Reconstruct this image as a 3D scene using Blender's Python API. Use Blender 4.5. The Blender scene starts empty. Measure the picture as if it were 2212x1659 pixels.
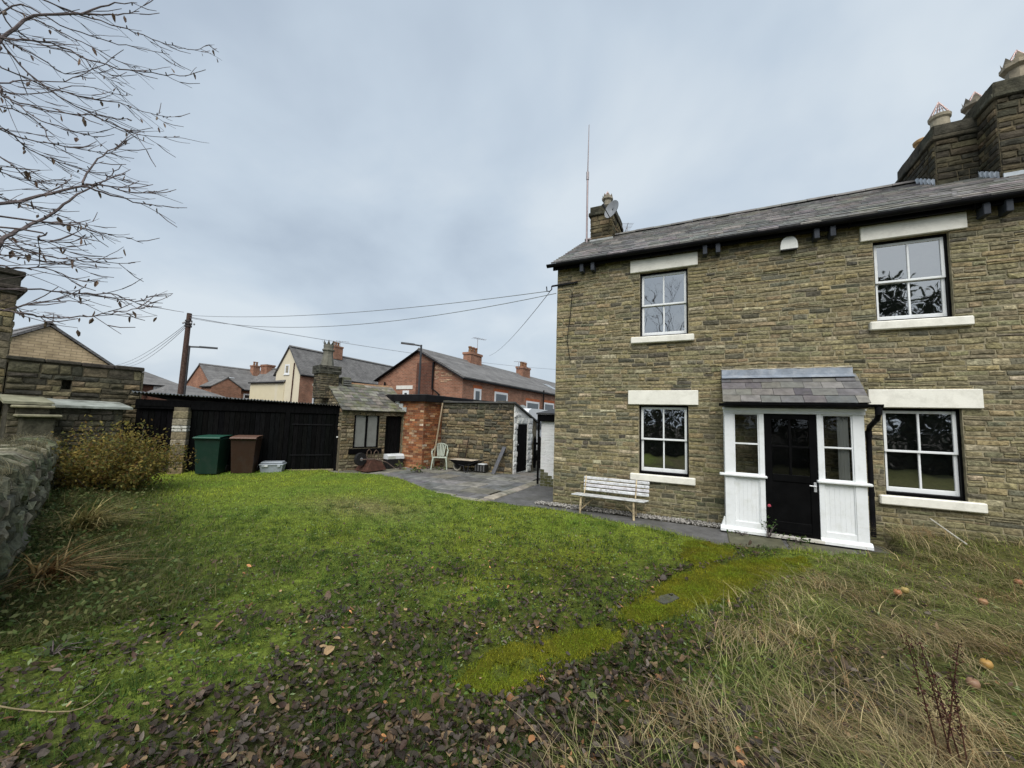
import bpy, math, random
import numpy as np
from mathutils import Vector, Matrix

# ------------------------------------------------------------------ camera, sky, sun, exposure
SC = bpy.context.scene
COL = SC.collection
YAW, PITCH, ROLL = (math.radians(a) for a in (26.26, 5.2, 1.805))
fw = Vector((-math.sin(YAW)*math.cos(PITCH), math.cos(YAW)*math.cos(PITCH), math.sin(PITCH)))
rt0 = Vector((math.cos(YAW), math.sin(YAW), 0)); up0 = rt0.cross(fw)
rt = math.cos(ROLL)*rt0 + math.sin(ROLL)*up0; up = -math.sin(ROLL)*rt0 + math.cos(ROLL)*up0
CAMP = Vector((0, 0, 1.7))
cd = bpy.data.cameras.new('camera'); cam = bpy.data.objects.new('camera', cd); COL.objects.link(cam)
cd.sensor_fit = 'HORIZONTAL'; cd.sensor_width = 36; cd.lens = 36*846/2212
cd.clip_start = .05; cd.clip_end = 2000
m = Matrix.Identity(4)
for i in range(3):
    m[i][0], m[i][1], m[i][2], m[i][3] = rt[i], up[i], -fw[i], CAMP[i]
cam.matrix_world = m; SC.camera = cam

SUN_EL, SUN_AZ = math.radians(52), math.radians(158)      # azimuth clockwise from +Y: behind the camera, a little right
W = bpy.data.worlds.new('World'); SC.world = W; W.use_nodes = True
nt = W.node_tree; nt.nodes.clear()
def N(t, **k):
    n = nt.nodes.new(t)
    for a, b in k.items(): setattr(n, a, b)
    return n
L = lambda a, b: nt.links.new(a, b)
out = N('ShaderNodeOutputWorld'); bg = N('ShaderNodeBackground'); L(bg.outputs[0], out.inputs[0])
sky = N('ShaderNodeTexSky', sky_type='NISHITA'); sky.sun_disc = False
sky.sun_elevation = SUN_EL; sky.sun_rotation = SUN_AZ; sky.air_density = 1.5; sky.dust_density = 4
tc = N('ShaderNodeTexCoord'); sep = N('ShaderNodeSeparateXYZ'); L(tc.outputs['Generated'], sep.inputs[0])
za = N('ShaderNodeMath', operation='MAXIMUM'); L(sep.outputs[2], za.inputs[0]); za.inputs[1].default_value = 0.0
zb = N('ShaderNodeMath', operation='ADD'); L(za.outputs[0], zb.inputs[0]); zb.inputs[1].default_value = .40
div = N('ShaderNodeVectorMath', operation='DIVIDE'); L(tc.outputs['Generated'], div.inputs[0]); 
cmb = N('ShaderNodeCombineXYZ'); 
for i in range(3): L(zb.outputs[0], cmb.inputs[i])
L(cmb.outputs[0], div.inputs[1])
n1 = N('ShaderNodeTexNoise'); L(div.outputs[0], n1.inputs['Vector']); n1.inputs['Scale'].default_value = 1.9; n1.inputs['Detail'].default_value = 5; n1.inputs['Roughness'].default_value = .5; n1.inputs['Distortion'].default_value = .2
n2 = N('ShaderNodeTexNoise'); L(div.outputs[0], n2.inputs['Vector']); n2.inputs['Scale'].default_value = .55; n2.inputs['Detail'].default_value = 3
ad = N('ShaderNodeMath', operation='MULTIPLY_ADD'); L(n2.outputs[0], ad.inputs[0]); ad.inputs[1].default_value = .8; L(n1.outputs[0], ad.inputs[2])
rmp = N('ShaderNodeValToRGB'); 
sc_ = N('ShaderNodeMath', operation='MULTIPLY'); L(ad.outputs[0], sc_.inputs[0]); sc_.inputs[1].default_value = .555
L(sc_.outputs[0], rmp.inputs[0])
e = rmp.color_ramp.elements
e[0].position = .38; e[0].color = (.196, .232, .278, 1)
e[1].position = .62; e[1].color = (.305, .338, .368, 1)
x = rmp.color_ramp.elements.new(.5); x.color = (.246, .286, .330, 1)
skm = N('ShaderNodeVectorMath', operation='SCALE'); L(sky.outputs[0], skm.inputs[0]); skm.inputs['Scale'].default_value = .06
mx = N('ShaderNodeMix', data_type='RGBA'); mx.inputs[0].default_value = .92
L(skm.outputs[0], mx.inputs[6]); L(rmp.outputs[0], mx.inputs[7]); L(mx.outputs[2], bg.inputs[0])
bg.inputs[1].default_value = .94

sd = bpy.data.lights.new('sun', 'SUN'); sd.energy = 1.5; sd.angle = math.radians(50); sd.color = (1, .97, .93)
so = bpy.data.objects.new('sun', sd); COL.objects.link(so)
sdir = Vector((math.sin(SUN_AZ)*math.cos(SUN_EL), math.cos(SUN_AZ)*math.cos(SUN_EL), math.sin(SUN_EL)))
so.rotation_euler = sdir.to_track_quat('Z', 'Y').to_euler(); so.location = (0, -6, 12)
SC.view_settings.view_transform = 'Standard'; SC.view_settings.look = 'None'
SC.view_settings.exposure = 1.32; SC.view_settings.gamma = 1
SC.render.engine = 'CYCLES'
SC.cycles.max_bounces = 6; SC.cycles.transparent_max_bounces = 12

# ------------------------------------------------------------------ helpers
R = random.Random(7); NR = np.random.default_rng(11)
ORG = {}
def tag(o, label=None, cat=None, group=None, kind=None):
    if label: o['label'] = label
    if cat: o['category'] = cat
    if group: o['group'] = group
    if kind: o['kind'] = kind
    return o
def thing(name, label, cat, loc=(0, 0, 0), group=None, rz=None, kind=None):
    o = bpy.data.objects.new(name, None); COL.objects.link(o); o.location = loc; o.empty_display_size = .2
    if rz is not None: o.rotation_euler = (0, 0, rz); ORG[o.name] = Vector((0, 0, 0))     # built in its own local frame
    else: ORG[o.name] = Vector(loc)
    return tag(o, label, cat, group, kind)
def copy_tree(o, parent=None):
    c = o.copy(); COL.objects.link(c); c.parent = parent
    for ch in list(o.children): copy_tree(ch, c)
    return c
def frame(o, u):
    """local x along u (horizontal), y = horizontal and away from the viewer's side, z up"""
    u = Vector((u[0], u[1], 0)).normalized(); b = Vector((-u.y, u.x, 0))
    mm = Matrix.Identity(4)
    for i in range(3): mm[i][0], mm[i][1], mm[i][2], mm[i][3] = u[i], b[i], (0, 0, 1)[i], (o[0], o[1], o[2] if len(o) > 2 else 0)[i]
    return mm
ID = Matrix.Identity(4)
def var(c, a=.12, rng=R):
    k = 1+rng.uniform(-a, a); return tuple(max(0, ch*k*(1+rng.uniform(-a*.25, a*.25))) for ch in c)
class MB:
    def __init__(s, M=None, col=(.5, .5, .5)): s.v = []; s.f = []; s.c = []; s.M = M; s.col = col
    def add(s, vs, fs, col=None):
        n = len(s.v); col = col or s.col
        for p in vs:
            p = Vector(p); s.v.append(s.M @ p if s.M else p); s.c.append(col)
        s.f += [tuple(i+n for i in f) for f in fs]; return s
    def box(s, p0, p1, col=None, bev=0):
        x0, y0, z0 = (min(a, b) for a, b in zip(p0, p1)); x1, y1, z1 = (max(a, b) for a, b in zip(p0, p1))
        if bev <= 0:
            v = [(x, y, z) for z in (z0, z1) for y in (y0, y1) for x in (x0, x1)]
            return s.add(v, [(0, 2, 3, 1), (4, 5, 7, 6), (0, 1, 5, 4), (2, 6, 7, 3), (0, 4, 6, 2), (1, 3, 7, 5)], col)
        b = min(bev, (x1-x0)*.45, (y1-y0)*.45, (z1-z0)*.45); v = []; idx = {}
        X = (x0, x1); Y = (y0, y1); Z = (z0, z1)
        for i in (0, 1):
            for j in (0, 1):
                for k in (0, 1):
                    sx, sy, sz = 1-2*i, 1-2*j, 1-2*k
                    for a in range(3):
                        p = [X[i]+sx*b, Y[j]+sy*b, Z[k]+sz*b]; p[a] = (X[i], Y[j], Z[k])[a]
                        idx[i, j, k, a] = len(v); v.append(p)
        f = []
        for i in (0, 1):
            q = [idx[i, j, k, 0] for j, k in ((0, 0), (1, 0), (1, 1), (0, 1))]; f.append(tuple(q if i else q[::-1]))
            q = [idx[j, i, k, 1] for j, k in ((0, 0), (0, 1), (1, 1), (1, 0))]; f.append(tuple(q if i else q[::-1]))
            q = [idx[j, k, i, 2] for j, k in ((0, 0), (1, 0), (1, 1), (0, 1))]; f.append(tuple(q if i else q[::-1]))
        for i in (0, 1):
            for j in (0, 1):
                f.append((idx[i, j, 0, 0], idx[i, j, 1, 0], idx[i, j, 1, 1], idx[i, j, 0, 1]))
                f.append((idx[i, 0, j, 0], idx[i, 1, j, 0], idx[i, 1, j, 2], idx[i, 0, j, 2]))
                f.append((idx[0, i, j, 1], idx[1, i, j, 1], idx[1, i, j, 2], idx[0, i, j, 2]))
                for k in (0, 1): f.append((idx[i, j, k, 0], idx[i, j, k, 1], idx[i, j, k, 2]))
        return s.add(v, f, col)
    def bar(s, a, b, w, t, col=None, upv=(0, 0, 1)):
        """rectangular bar from a to b, w across, t thick"""
        a = Vector(a); b = Vector(b); d = (b-a).normalized(); x = d.cross(Vector(upv))
        if x.length < 1e-4: x = d.cross(Vector((1, 0, 0)))
        x.normalize(); y = x.cross(d).normalized()
        v = [p+x*sx*w/2+y*sy*t/2 for p in (a, b) for sx, sy in ((-1, -1), (1, -1), (1, 1), (-1, 1))]
        return s.add(v, [(3, 2, 1, 0), (4, 5, 6, 7), (0, 1, 5, 4), (1, 2, 6, 5), (2, 3, 7, 6), (3, 0, 4, 7)], col)
    def tube(s, pts, r, n=6, col=None, cap=True):
        pts = [Vector(p) for p in pts]; rs = r if isinstance(r, (list, tuple)) else [r]*len(pts)
        v = []; f = []; x = None
        for i, p in enumerate(pts):
            d = (pts[min(i+1, len(pts)-1)]-pts[max(i-1, 0)])
            if d.length < 1e-9: d = Vector((0, 0, 1))
            d.normalize()
            if x is None:
                x = d.cross(Vector((0, 0, 1)))
                if x.length < .05: x = d.cross(Vector((1, 0, 0)))
            x = (x-d*x.dot(d)); x.normalize(); y = d.cross(x)
            v += [p+(x*math.cos(2*math.pi*k/n)+y*math.sin(2*math.pi*k/n))*rs[i] for k in range(n)]
        for i in range(len(pts)-1):
            f += [(i*n+k, i*n+(k+1) % n, (i+1)*n+(k+1) % n, (i+1)*n+k) for k in range(n)]
        if cap: f += [tuple(range(n-1, -1, -1)), tuple((len(pts)-1)*n+k for k in range(n))]
        return s.add(v, f, col)
    def lathe(s, c, prof, n=16, col=None, cap=True):
        v = [(c[0]+r*math.cos(2*math.pi*(k+.5)/n), c[1]+r*math.sin(2*math.pi*(k+.5)/n), c[2]+z) for r, z in prof for k in range(n)]
        f = [(i*n+k, i*n+(k+1) % n, (i+1)*n+(k+1) % n, (i+1)*n+k) for i in range(len(prof)-1) for k in range(n)]
        if cap: f += [tuple(range(n-1, -1, -1)), tuple((len(prof)-1)*n+k for k in range(n))]
        return s.add(v, f, col)
    def prism(s, poly, a, b, axis='y', col=None):
        """extrude a polygon given in the other two axes from a to b along axis"""
        def P(p, t): return {'x': (t, p[0], p[1]), 'y': (p[0], t, p[1]), 'z': (p[0], p[1], t)}[axis]
        n = len(poly); v = [P(p, a) for p in poly]+[P(p, b) for p in poly]
        return s.add(v, [tuple(range(n)), tuple(range(2*n-1, n-1, -1))]+[((i+1) % n, i, n+i, n+(i+1) % n) for i in range(n)], col)
    def build(s, name, mat, parent=None, smooth=False, **tg):
        off = ORG[parent.name] if parent is not None else Vector((0, 0, 0))
        me = bpy.data.meshes.new(name); me.from_pydata([tuple(p-off) for p in s.v], [], s.f)
        at = me.color_attributes.new('Col', 'FLOAT_COLOR', 'POINT')
        at.data.foreach_set('color', np.array([(*c, 1) for c in s.c], dtype=np.float32).ravel())
        me.materials.append(mat)
        if smooth: me.polygons.foreach_set('use_smooth', [True]*len(me.polygons))
        o = bpy.data.objects.new(name, me); COL.objects.link(o)
        if parent is not None: o.parent = parent
        ORG[o.name] = off
        return tag(o, **tg)
def fast(name, V, F, C, mat, parent=None, smooth=False, **tg):
    V = np.asarray(V, np.float32); F = np.asarray(F, np.int32); me = bpy.data.meshes.new(name)
    if parent is not None: V = V-np.array(ORG[parent.name], np.float32)
    k = F.shape[1]; me.vertices.add(len(V)); me.vertices.foreach_set('co', V.ravel())
    me.loops.add(F.size); me.loops.foreach_set('vertex_index', F.ravel())
    me.polygons.add(len(F)); me.polygons.foreach_set('loop_start', np.arange(0, F.size, k, dtype=np.int32))
    me.polygons.foreach_set('loop_total', np.full(len(F), k, np.int32))
    if smooth: me.polygons.foreach_set('use_smooth', np.ones(len(F), bool))
    me.update(calc_edges=True)
    at = me.color_attributes.new('Col', 'FLOAT_COLOR', 'POINT')
    at.data.foreach_set('color', np.concatenate([np.asarray(C, np.float32), np.ones((len(V), 1), np.float32)], 1).ravel())
    me.materials.append(mat); o = bpy.data.objects.new(name, me); COL.objects.link(o)
    if parent is not None: o.parent = parent
    return tag(o, **tg)
rtn, upn, fwn, cpn = (np.array(v) for v in (rt, up, fw, CAMP))
def size_seen(c, area):
    d = np.array(c)-cpn; z = d@fwn
    if z < .3: return 0
    u, w = 846*(d@rtn)/z, 846*(d@upn)/z
    return area/z**2*(1 if abs(u) < 1125 and abs(w) < 850 else 0)
def pieces(items, mat, parent, name, rest, nmax=300):
    """items (verts, faces, colour, area): the nmax that show largest become objects of their own, the rest one joined part"""
    sc = []
    for i, (v, f, c, a) in enumerate(items):
        ce = sum((Vector(p) for p in v), Vector())/len(v); sc.append((size_seen(ce, a), i))
    sc.sort(reverse=True); own = {i for q, i in sc[:nmax] if q > 0}
    b = MB()
    for i, (v, f, c, a) in enumerate(items):
        if i in own: MB().add(v, f, c).build(name, mat, parent)
        else: b.add(v, f, c)
    if b.v: b.build(rest, mat, parent, kind='stuff')
# ---- stone, brick and slate layouts
def courses(s0, s1, z0, z1, ch, sw, holes=(), top=None, rng=R, bond=None, split=0.):
    out = []; z = z0; row = 0
    while z < z1-.01:
        h = rng.uniform(*ch)
        if z1-z-h < ch[0]*.7: h = z1-z
        mid = z+h/2; iv = [(s0, s1)]
        for a, b, c, d in holes:
            if c < mid < d:
                nv = []
                for p, q in iv:
                    if b <= p or a >= q: nv.append((p, q)); continue
                    if a-p > .03: nv.append((p, a))
                    if q-b > .03: nv.append((b, q))
                iv = nv
        for p, q in iv:
            x = p; first = True
            while x < q-.005:
                w = rng.uniform(*sw)
                if bond and first and row % 2: w = sw[0]/2
                first = False
                if q-x-w < sw[0]*.55: w = q-x
                if top is None or max(z+h-.02, z) <= top(x+w/2)+.005:
                    if rng.random() < split: m_ = z+h*rng.uniform(.4, .6); out += [(x, x+w, z, m_), (x, x+w, m_, z+h)]
                    else: out.append((x, x+w, z, z+h))
                x += w
        z += h; row += 1
    return out
def stone_item(M, r, col, d=(.012, .03), gap=.006, jit=.008, rng=R, wave=0.):
    a, b, c, e = r; w, h = b-a, e-c; g = gap
    j = lambda k=1.: rng.uniform(-jit, jit)*k*min(1, h/.1)
    back = [(a+g, c+g), ((a+b)/2, c+g+j(.4)), (b-g, c+g), (b-g, e-g), ((a+b)/2, e-g+j(.4)), (a+g, e-g)]
    back = [(p+j(.5), q+j(.5)) for p, q in back]; dd = rng.uniform(*d); ins = min(.010, h*.10)
    fr = []
    cx, cz = (a+b)/2, (c+e)/2
    for p, q in back:
        sx = 0 if abs(p-cx) < w*.2 else (1 if p < cx else -1); sz = 1 if q < cz else -1
        fr.append((p+sx*ins+j(.4), -dd*rng.uniform(.6, 1.1), q+sz*ins+j(.3)))
    v = [(p, .004, q) for p, q in back]+fr+[(a+w*.3+j(), -dd*rng.uniform(.9, 1.5), cz+j()), (a+w*.7+j(), -dd*rng.uniform(.9, 1.5), cz+j())]
    f = [(i, (i+1) % 6, 6+(i+1) % 6, 6+i) for i in range(6)]+[(6, 7, 12), (7, 13, 12), (7, 8, 13), (8, 9, 13), (9, 10, 13), (10, 12, 13), (10, 11, 12), (11, 6, 12)]
    if wave: v = [(p[0]+wave*.5*math.sin(p[2]*9+p[0]*3), p[1], p[2]+wave*(math.sin(p[0]*1.9+p[2]*2.3)+.7*math.sin(p[0]*4.7-p[2]*3.1))) for p in v]
    return ([M @ Vector(p) for p in v], f, col, w*h)
def brick_item(M, r, col, d=.006, gap=.005, rng=R):
    a, b, c, e = r; b_ = MB(M); k = d+rng.uniform(-.002, .003); v = [(x, y, z) for y, i in ((.003, 0), (-k, .002)) for x, z in ((a+gap+i, c+gap+i), (b-gap-i, c+gap+i), (b-gap-i, e-gap-i), (a+gap+i, e-gap-i))]
    return ([M @ Vector(p) for p in v], [(4, 5, 6, 7), (0, 1, 5, 4), (1, 2, 6, 5), (2, 3, 7, 6), (3, 0, 4, 7)], col, (b-a)*(e-c))
def wall_sheet(M, s0, s1, z0, z1, holes, reveal, col, mat, parent, name='wall', top=None):
    """mortar sheet with real openings and their reveals"""
    xs = sorted({s0, s1, *[h for q in holes for h in q[:2]]}); zs = sorted({z0, z1, *[h for q in holes for h in q[2:]]})
    b = MB(M, col)
    for i in range(len(xs)-1):
        for k in range(len(zs)-1):
            mx_, mz = (xs[i]+xs[i+1])/2, (zs[k]+zs[k+1])/2
            if any(h[0] < mx_ < h[1] and h[2] < mz < h[3] for h in holes): continue
            b.add([(xs[i], 0, zs[k]), (xs[i+1], 0, zs[k]), (xs[i+1], 0, zs[k+1]), (xs[i], 0, zs[k+1])], [(0, 1, 2, 3)])
    for a, c, e, g in holes:
        b.add([(a, 0, e), (a, reveal, e), (a, reveal, g), (a, 0, g)], [(0, 1, 2, 3)]); b.add([(c, 0, e), (c, reveal, e), (c, reveal, g), (c, 0, g)], [(3, 2, 1, 0)])
        b.add([(a, 0, e), (c, 0, e), (c, reveal, e), (a, reveal, e)], [(0, 1, 2, 3)]); b.add([(a, 0, g), (c, 0, g), (c, reveal, g), (a, reveal, g)], [(3, 2, 1, 0)])
    return b.build(name, mat, parent)
def slate_items(o, u, sv, nrow, g, W_, wr, th, pal, lift=.006, rng=R, skew=0.):
    """o eave-left corner, u along the eave, sv unit vector up the slope"""
    o, u, sv = Vector(o), Vector(u).normalized(), Vector(sv).normalized(); n = u.cross(sv).normalized(); out = []
    for r in range(nrow):
        x = -(rng.uniform(*wr)*.5 if r % 2 else 0)
        while x < W_-.02:
            w = rng.uniform(*wr); a, b = max(x, 0), min(x+w, W_); x += w
            if b-a < .03: continue
            gp = rng.uniform(.001, .004); l0 = r*g+rng.uniform(-.008, .006); l1 = l0+g*1.25
            t = th*rng.uniform(.8, 1.3); z0 = lift+t; z1 = .001
            P = lambda xx, l, z: o+u*xx+sv*l+n*z
            v = [P(a+gp, l0+rng.uniform(-.003, .003), z0), P(b-gp, l0+rng.uniform(-.003, .003), z0), P(b-gp, l1, z1+t), P(a+gp, l1, z1+t), P(a+gp, l0, z0-t), P(b-gp, l0, z0-t), P(b-gp, l1, z1), P(a+gp, l1, z1)]
            out.append((v, [(0, 1, 2, 3), (7, 6, 5, 4), (0, 4, 5, 1), (1, 5, 6, 2), (2, 6, 7, 3), (3, 7, 4, 0)], var(rng.choice(pal), .22), (b-a)*g))
    return out
# ---- materials: every mesh carries its own colour in 'Col'; the node trees add grain, stains and relief
def amat(name, rough=.8, ns=8., amp=.5, bs=30., bump=.3, spec=.3, dirt=None, ds=3., da=.5, metal=0., stretch=(1, 1, 1), fine=0., bd=.02):
    mt = bpy.data.materials.new(name); mt.use_nodes = True; t = mt.node_tree; p = t.nodes['Principled BSDF']
    nn = lambda k: t.nodes.new(k); lk = t.links.new
    tcn = nn('ShaderNodeTexCoord'); mp = nn('ShaderNodeMapping'); mp.inputs['Scale'].default_value = stretch; lk(tcn.outputs['Object'], mp.inputs[0])
    at = nn('ShaderNodeAttribute'); at.attribute_name = 'Col'
    no = nn('ShaderNodeTexNoise'); lk(mp.outputs[0], no.inputs['Vector']); no.inputs['Scale'].default_value = ns; no.inputs['Detail'].default_value = 6; no.inputs['Roughness'].default_value = .62
    mr = nn('ShaderNodeMapRange'); lk(no.outputs[0], mr.inputs[0]); mr.inputs[1].default_value = .3; mr.inputs[2].default_value = .7; mr.inputs[3].default_value = 1-amp; mr.inputs[4].default_value = 1+amp
    ml = nn('ShaderNodeVectorMath'); ml.operation = 'SCALE'; lk(at.outputs['Color'], ml.inputs[0]); lk(mr.outputs[0], ml.inputs['Scale'])
    c = ml.outputs[0]
    if dirt:
        d = nn('ShaderNodeTexNoise'); lk(tcn.outputs['Object'], d.inputs['Vector']); d.inputs['Scale'].default_value = ds; d.inputs['Detail'].default_value = 7; d.inputs['Roughness'].default_value = .7
        m2 = nn('ShaderNodeMapRange'); lk(d.outputs[0], m2.inputs[0]); m2.inputs[1].default_value = .48; m2.inputs[2].default_value = .68; m2.inputs[4].default_value = da
        x_ = nn('ShaderNodeMix'); x_.data_type = 'RGBA'; lk(m2.outputs[0], x_.inputs[0]); lk(c, x_.inputs[6]); x_.inputs[7].default_value = (*dirt, 1); c = x_.outputs[2]
    lk(c, p.inputs['Base Color'])
    p.inputs['Roughness'].default_value = rough; p.inputs['Specular IOR Level'].default_value = spec; p.inputs['Metallic'].default_value = metal
    if bump:
        b1 = nn('ShaderNodeTexNoise'); lk(mp.outputs[0], b1.inputs['Vector']); b1.inputs['Scale'].default_value = bs; b1.inputs['Detail'].default_value = 5
        bb = nn('ShaderNodeBump'); bb.inputs['Strength'].default_value = bump; bb.inputs['Distance'].default_value = bd; lk(b1.outputs[0], bb.inputs['Height']); lk(bb.outputs[0], p.inputs['Normal'])
    return mt
M_STONE = amat('weathered_sandstone', .9, 22, .5, 38, .8, .15, dirt=(.075, .068, .042), ds=7, da=.7)
M_STONE_D = amat('dark_sandstone', .92, 9, .5, 30, .8, .15, dirt=(.018, .019, .014), ds=2.2, da=.85)
M_MORTAR = amat('mortar', .95, 10, .35, 60, .5, .1, dirt=(.07, .066, .045), ds=4, da=.7)
M_CREAM = amat('cream_masonry_paint', .6, 4, .06, 60, .12, .35, dirt=(.45, .43, .36), ds=6, da=.35)
M_WHITE = amat('white_gloss_paint', .4, 3, .06, 20, .08, .35, dirt=(.46, .47, .40), ds=6, da=.35)
M_WHITEWASH = amat('whitewashed_stone', .85, 8, .08, 25, .5, .2, dirt=(.5, .5, .45), ds=4, da=.4)
M_BLACK = amat('black_paint', .45, 5, .35, 40, .08, .05)
M_BLACKWOOD = amat('black_tarred_timber', .8, 6, .6, 22, .35, .04, stretch=(6, 6, .8))
M_SLATE = amat('roof_slate', .62, 9, .35, 40, .25, .4, dirt=(.16, .15, .12), ds=7, da=.35)
M_SLATE_M = amat('mossy_stone_slate', .8, 8, .35, 35, .35, .25, dirt=(.10, .11, .03), ds=3.2, da=.75)
M_LEAD = amat('lead_flashing', .5, 7, .25, 25, .2, .5, dirt=(.42, .44, .46), ds=5, da=.6)
M_BRICK = amat('weathered_brick', .9, 16, .35, 60, .4, .15, dirt=(.10, .05, .025), ds=3.5, da=.5)
M_FLAG = amat('stone_paving', .78, 4, .4, 30, .3, .3, dirt=(.05, .052, .032), ds=1.5, da=.75)
M_RUST = amat('rusty_metal', .85, 12, .5, 40, .5, .3, dirt=(.05, .028, .018), ds=8, da=.7)
M_PLASTIC = amat('moulded_plastic', .5, 3, .12, 30, .06, .4, dirt=(.05, .05, .045), ds=5, da=.25)
M_METAL = amat('galvanised_metal', .45, 6, .2, 30, .1, .5, metal=.4)
M_WOOD = amat('weathered_wood', .85, 8, .35, 30, .4, .2, stretch=(1, 1, .3))
M_PEEL = amat('peeling_white_paint', .75, 10, .15, 40, .3, .25, dirt=(.24, .22, .20), ds=11, da=.85)
M_CLAY = amat('clay_pot', .8, 9, .25, 30, .3, .25, dirt=(.10, .09, .07), ds=6, da=.6)
M_GRASS = amat('grass_blades', .6, 3, .25, 1, 0, .2)
def translucent(mt, fac):
    t = mt.node_tree; p = t.nodes['Principled BSDF']; tl_ = t.nodes.new('ShaderNodeBsdfTranslucent'); mi = t.nodes.new('ShaderNodeMixShader'); mi.inputs[0].default_value = fac
    t.links.new(p.inputs['Base Color'].links[0].from_socket, tl_.inputs[0]); t.links.new(p.outputs[0], mi.inputs[1]); t.links.new(tl_.outputs[0], mi.inputs[2]); t.links.new(mi.outputs[0], t.nodes['Material Output'].inputs[0])
translucent(M_GRASS, .42)
M_LEAF = amat('dead_leaves', .55, 40, .3, 90, .25, .22)
M_BARK = amat('bark', .9, 14, .4, 40, .5, .15)
M_RENDER = amat('cream_render', .85, 2, .06, 30, .08, .2, dirt=(.5, .46, .36), ds=1, da=.25)
M_GRAVEL = amat('gravel', .85, 20, .3, 60, .3, .25)
def brickwork(name, c1, c2, mo, sc=1., rough=.9):
    mt = bpy.data.materials.new(name); mt.use_nodes = True; t = mt.node_tree; p = t.nodes['Principled BSDF']; nn = t.nodes.new; lk = t.links.new
    ge = nn('ShaderNodeNewGeometry'); tcn = nn('ShaderNodeTexCoord'); sp = nn('ShaderNodeSeparateXYZ'); lk(tcn.outputs['Object'], sp.inputs[0])
    sn = nn('ShaderNodeSeparateXYZ'); lk(ge.outputs['Normal'], sn.inputs[0]); ab = nn('ShaderNodeMath'); ab.operation = 'ABSOLUTE'; lk(sn.outputs[0], ab.inputs[0])
    gt = nn('ShaderNodeMath'); gt.operation = 'GREATER_THAN'; lk(ab.outputs[0], gt.inputs[0]); gt.inputs[1].default_value = .7
    mxx = nn('ShaderNodeMix'); lk(gt.outputs[0], mxx.inputs[0]); lk(sp.outputs[0], mxx.inputs[2]); lk(sp.outputs[1], mxx.inputs[3])
    cb = nn('ShaderNodeCombineXYZ'); lk(mxx.outputs[0], cb.inputs[0]); lk(sp.outputs[2], cb.inputs[1])
    br = nn('ShaderNodeTexBrick'); lk(cb.outputs[0], br.inputs['Vector']); br.inputs['Scale'].default_value = 1
    br.inputs['Brick Width'].default_value = .225*sc; br.inputs['Row Height'].default_value = .075*sc; br.inputs['Mortar Size'].default_value = .008*sc
    br.inputs['Color1'].default_value = (*c1, 1); br.inputs['Color2'].default_value = (*c2, 1); br.inputs['Mortar'].default_value = (*mo, 1); br.inputs['Bias'].default_value = -.1
    no = nn('ShaderNodeTexNoise'); lk(tcn.outputs['Object'], no.inputs['Vector']); no.inputs['Scale'].default_value = 1.3; no.inputs['Detail'].default_value = 8; no.inputs['Roughness'].default_value = .7
    mr = nn('ShaderNodeMapRange'); lk(no.outputs[0], mr.inputs[0]); mr.inputs[1].default_value = .3; mr.inputs[2].default_value = .7; mr.inputs[3].default_value = .65; mr.inputs[4].default_value = 1.3
    ml = nn('ShaderNodeVectorMath'); ml.operation = 'SCALE'; lk(br.outputs[0], ml.inputs[0]); lk(mr.outputs[0], ml.inputs['Scale']); lk(ml.outputs[0], p.inputs['Base Color'])
    bb = nn('ShaderNodeBump'); bb.inputs['Strength'].default_value = .5; bb.inputs['Distance'].default_value = .01; bb.invert = True; lk(br.outputs['Fac'], bb.inputs['Height']); lk(bb.outputs[0], p.inputs['Normal'])
    p.inputs['Roughness'].default_value = rough; p.inputs['Specular IOR Level'].default_value = .15
    return mt
M_REDBRICK = brickwork('red_brick_wall', (.33, .150, .092), (.20, .090, .058), (.30, .23, .17))
M_DARKBRICK = brickwork('brown_brick_wall', (.15, .055, .035), (.09, .04, .03), (.16, .12, .09))
M_TANBRICK = brickwork('tan_brick_wall', (.58, .45, .28), (.47, .36, .215), (.34, .26, .165), 1.35)
M_FARSLATE = brickwork('distant_slate_roof', (.19, .185, .178), (.14, .135, .132), (.09, .088, .085), 1.3, .75)
def glass(name, refl, rough=.015):
    mt = bpy.data.materials.new(name); mt.use_nodes = True; t = mt.node_tree; t.nodes.remove(t.nodes['Principled BSDF']); nn = t.nodes.new; lk = t.links.new
    o_ = t.nodes['Material Output']; mi = nn('ShaderNodeMixShader'); tr = nn('ShaderNodeBsdfTransparent'); gl = nn('ShaderNodeBsdfGlossy'); gl.inputs['Roughness'].default_value = rough
    fr = nn('ShaderNodeFresnel'); fr.inputs[0].default_value = 1.5; a_ = nn('ShaderNodeMath'); a_.operation = 'ADD'; a_.use_clamp = True; lk(fr.outputs[0], a_.inputs[0]); a_.inputs[1].default_value = refl
    tx = nn('ShaderNodeTexCoord'); no = nn('ShaderNodeTexNoise'); lk(tx.outputs['Object'], no.inputs['Vector']); no.inputs['Scale'].default_value = 3.2; no.inputs['Detail'].default_value = 1
    bb = nn('ShaderNodeBump'); bb.inputs['Strength'].default_value = .05; bb.inputs['Distance'].default_value = .05; lk(no.outputs[0], bb.inputs['Height']); lk(bb.outputs[0], gl.inputs['Normal'])
    tr.inputs[0].default_value = (.8, .82, .82, 1); lk(a_.outputs[0], mi.inputs[0]); lk(tr.outputs[0], mi.inputs[1]); lk(gl.outputs[0], mi.inputs[2]); lk(mi.outputs[0], o_.inputs[0]); return mt
M_GLASS = glass('window_glass', .52); M_GLASS2 = glass('porch_glass', .03); M_GLASSF = glass('far_window_glass', .08, .08)
CREAM = (.80, .78, .69); WHITE = (.78, .80, .80); BLACK = (.004, .004, .0043)
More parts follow.
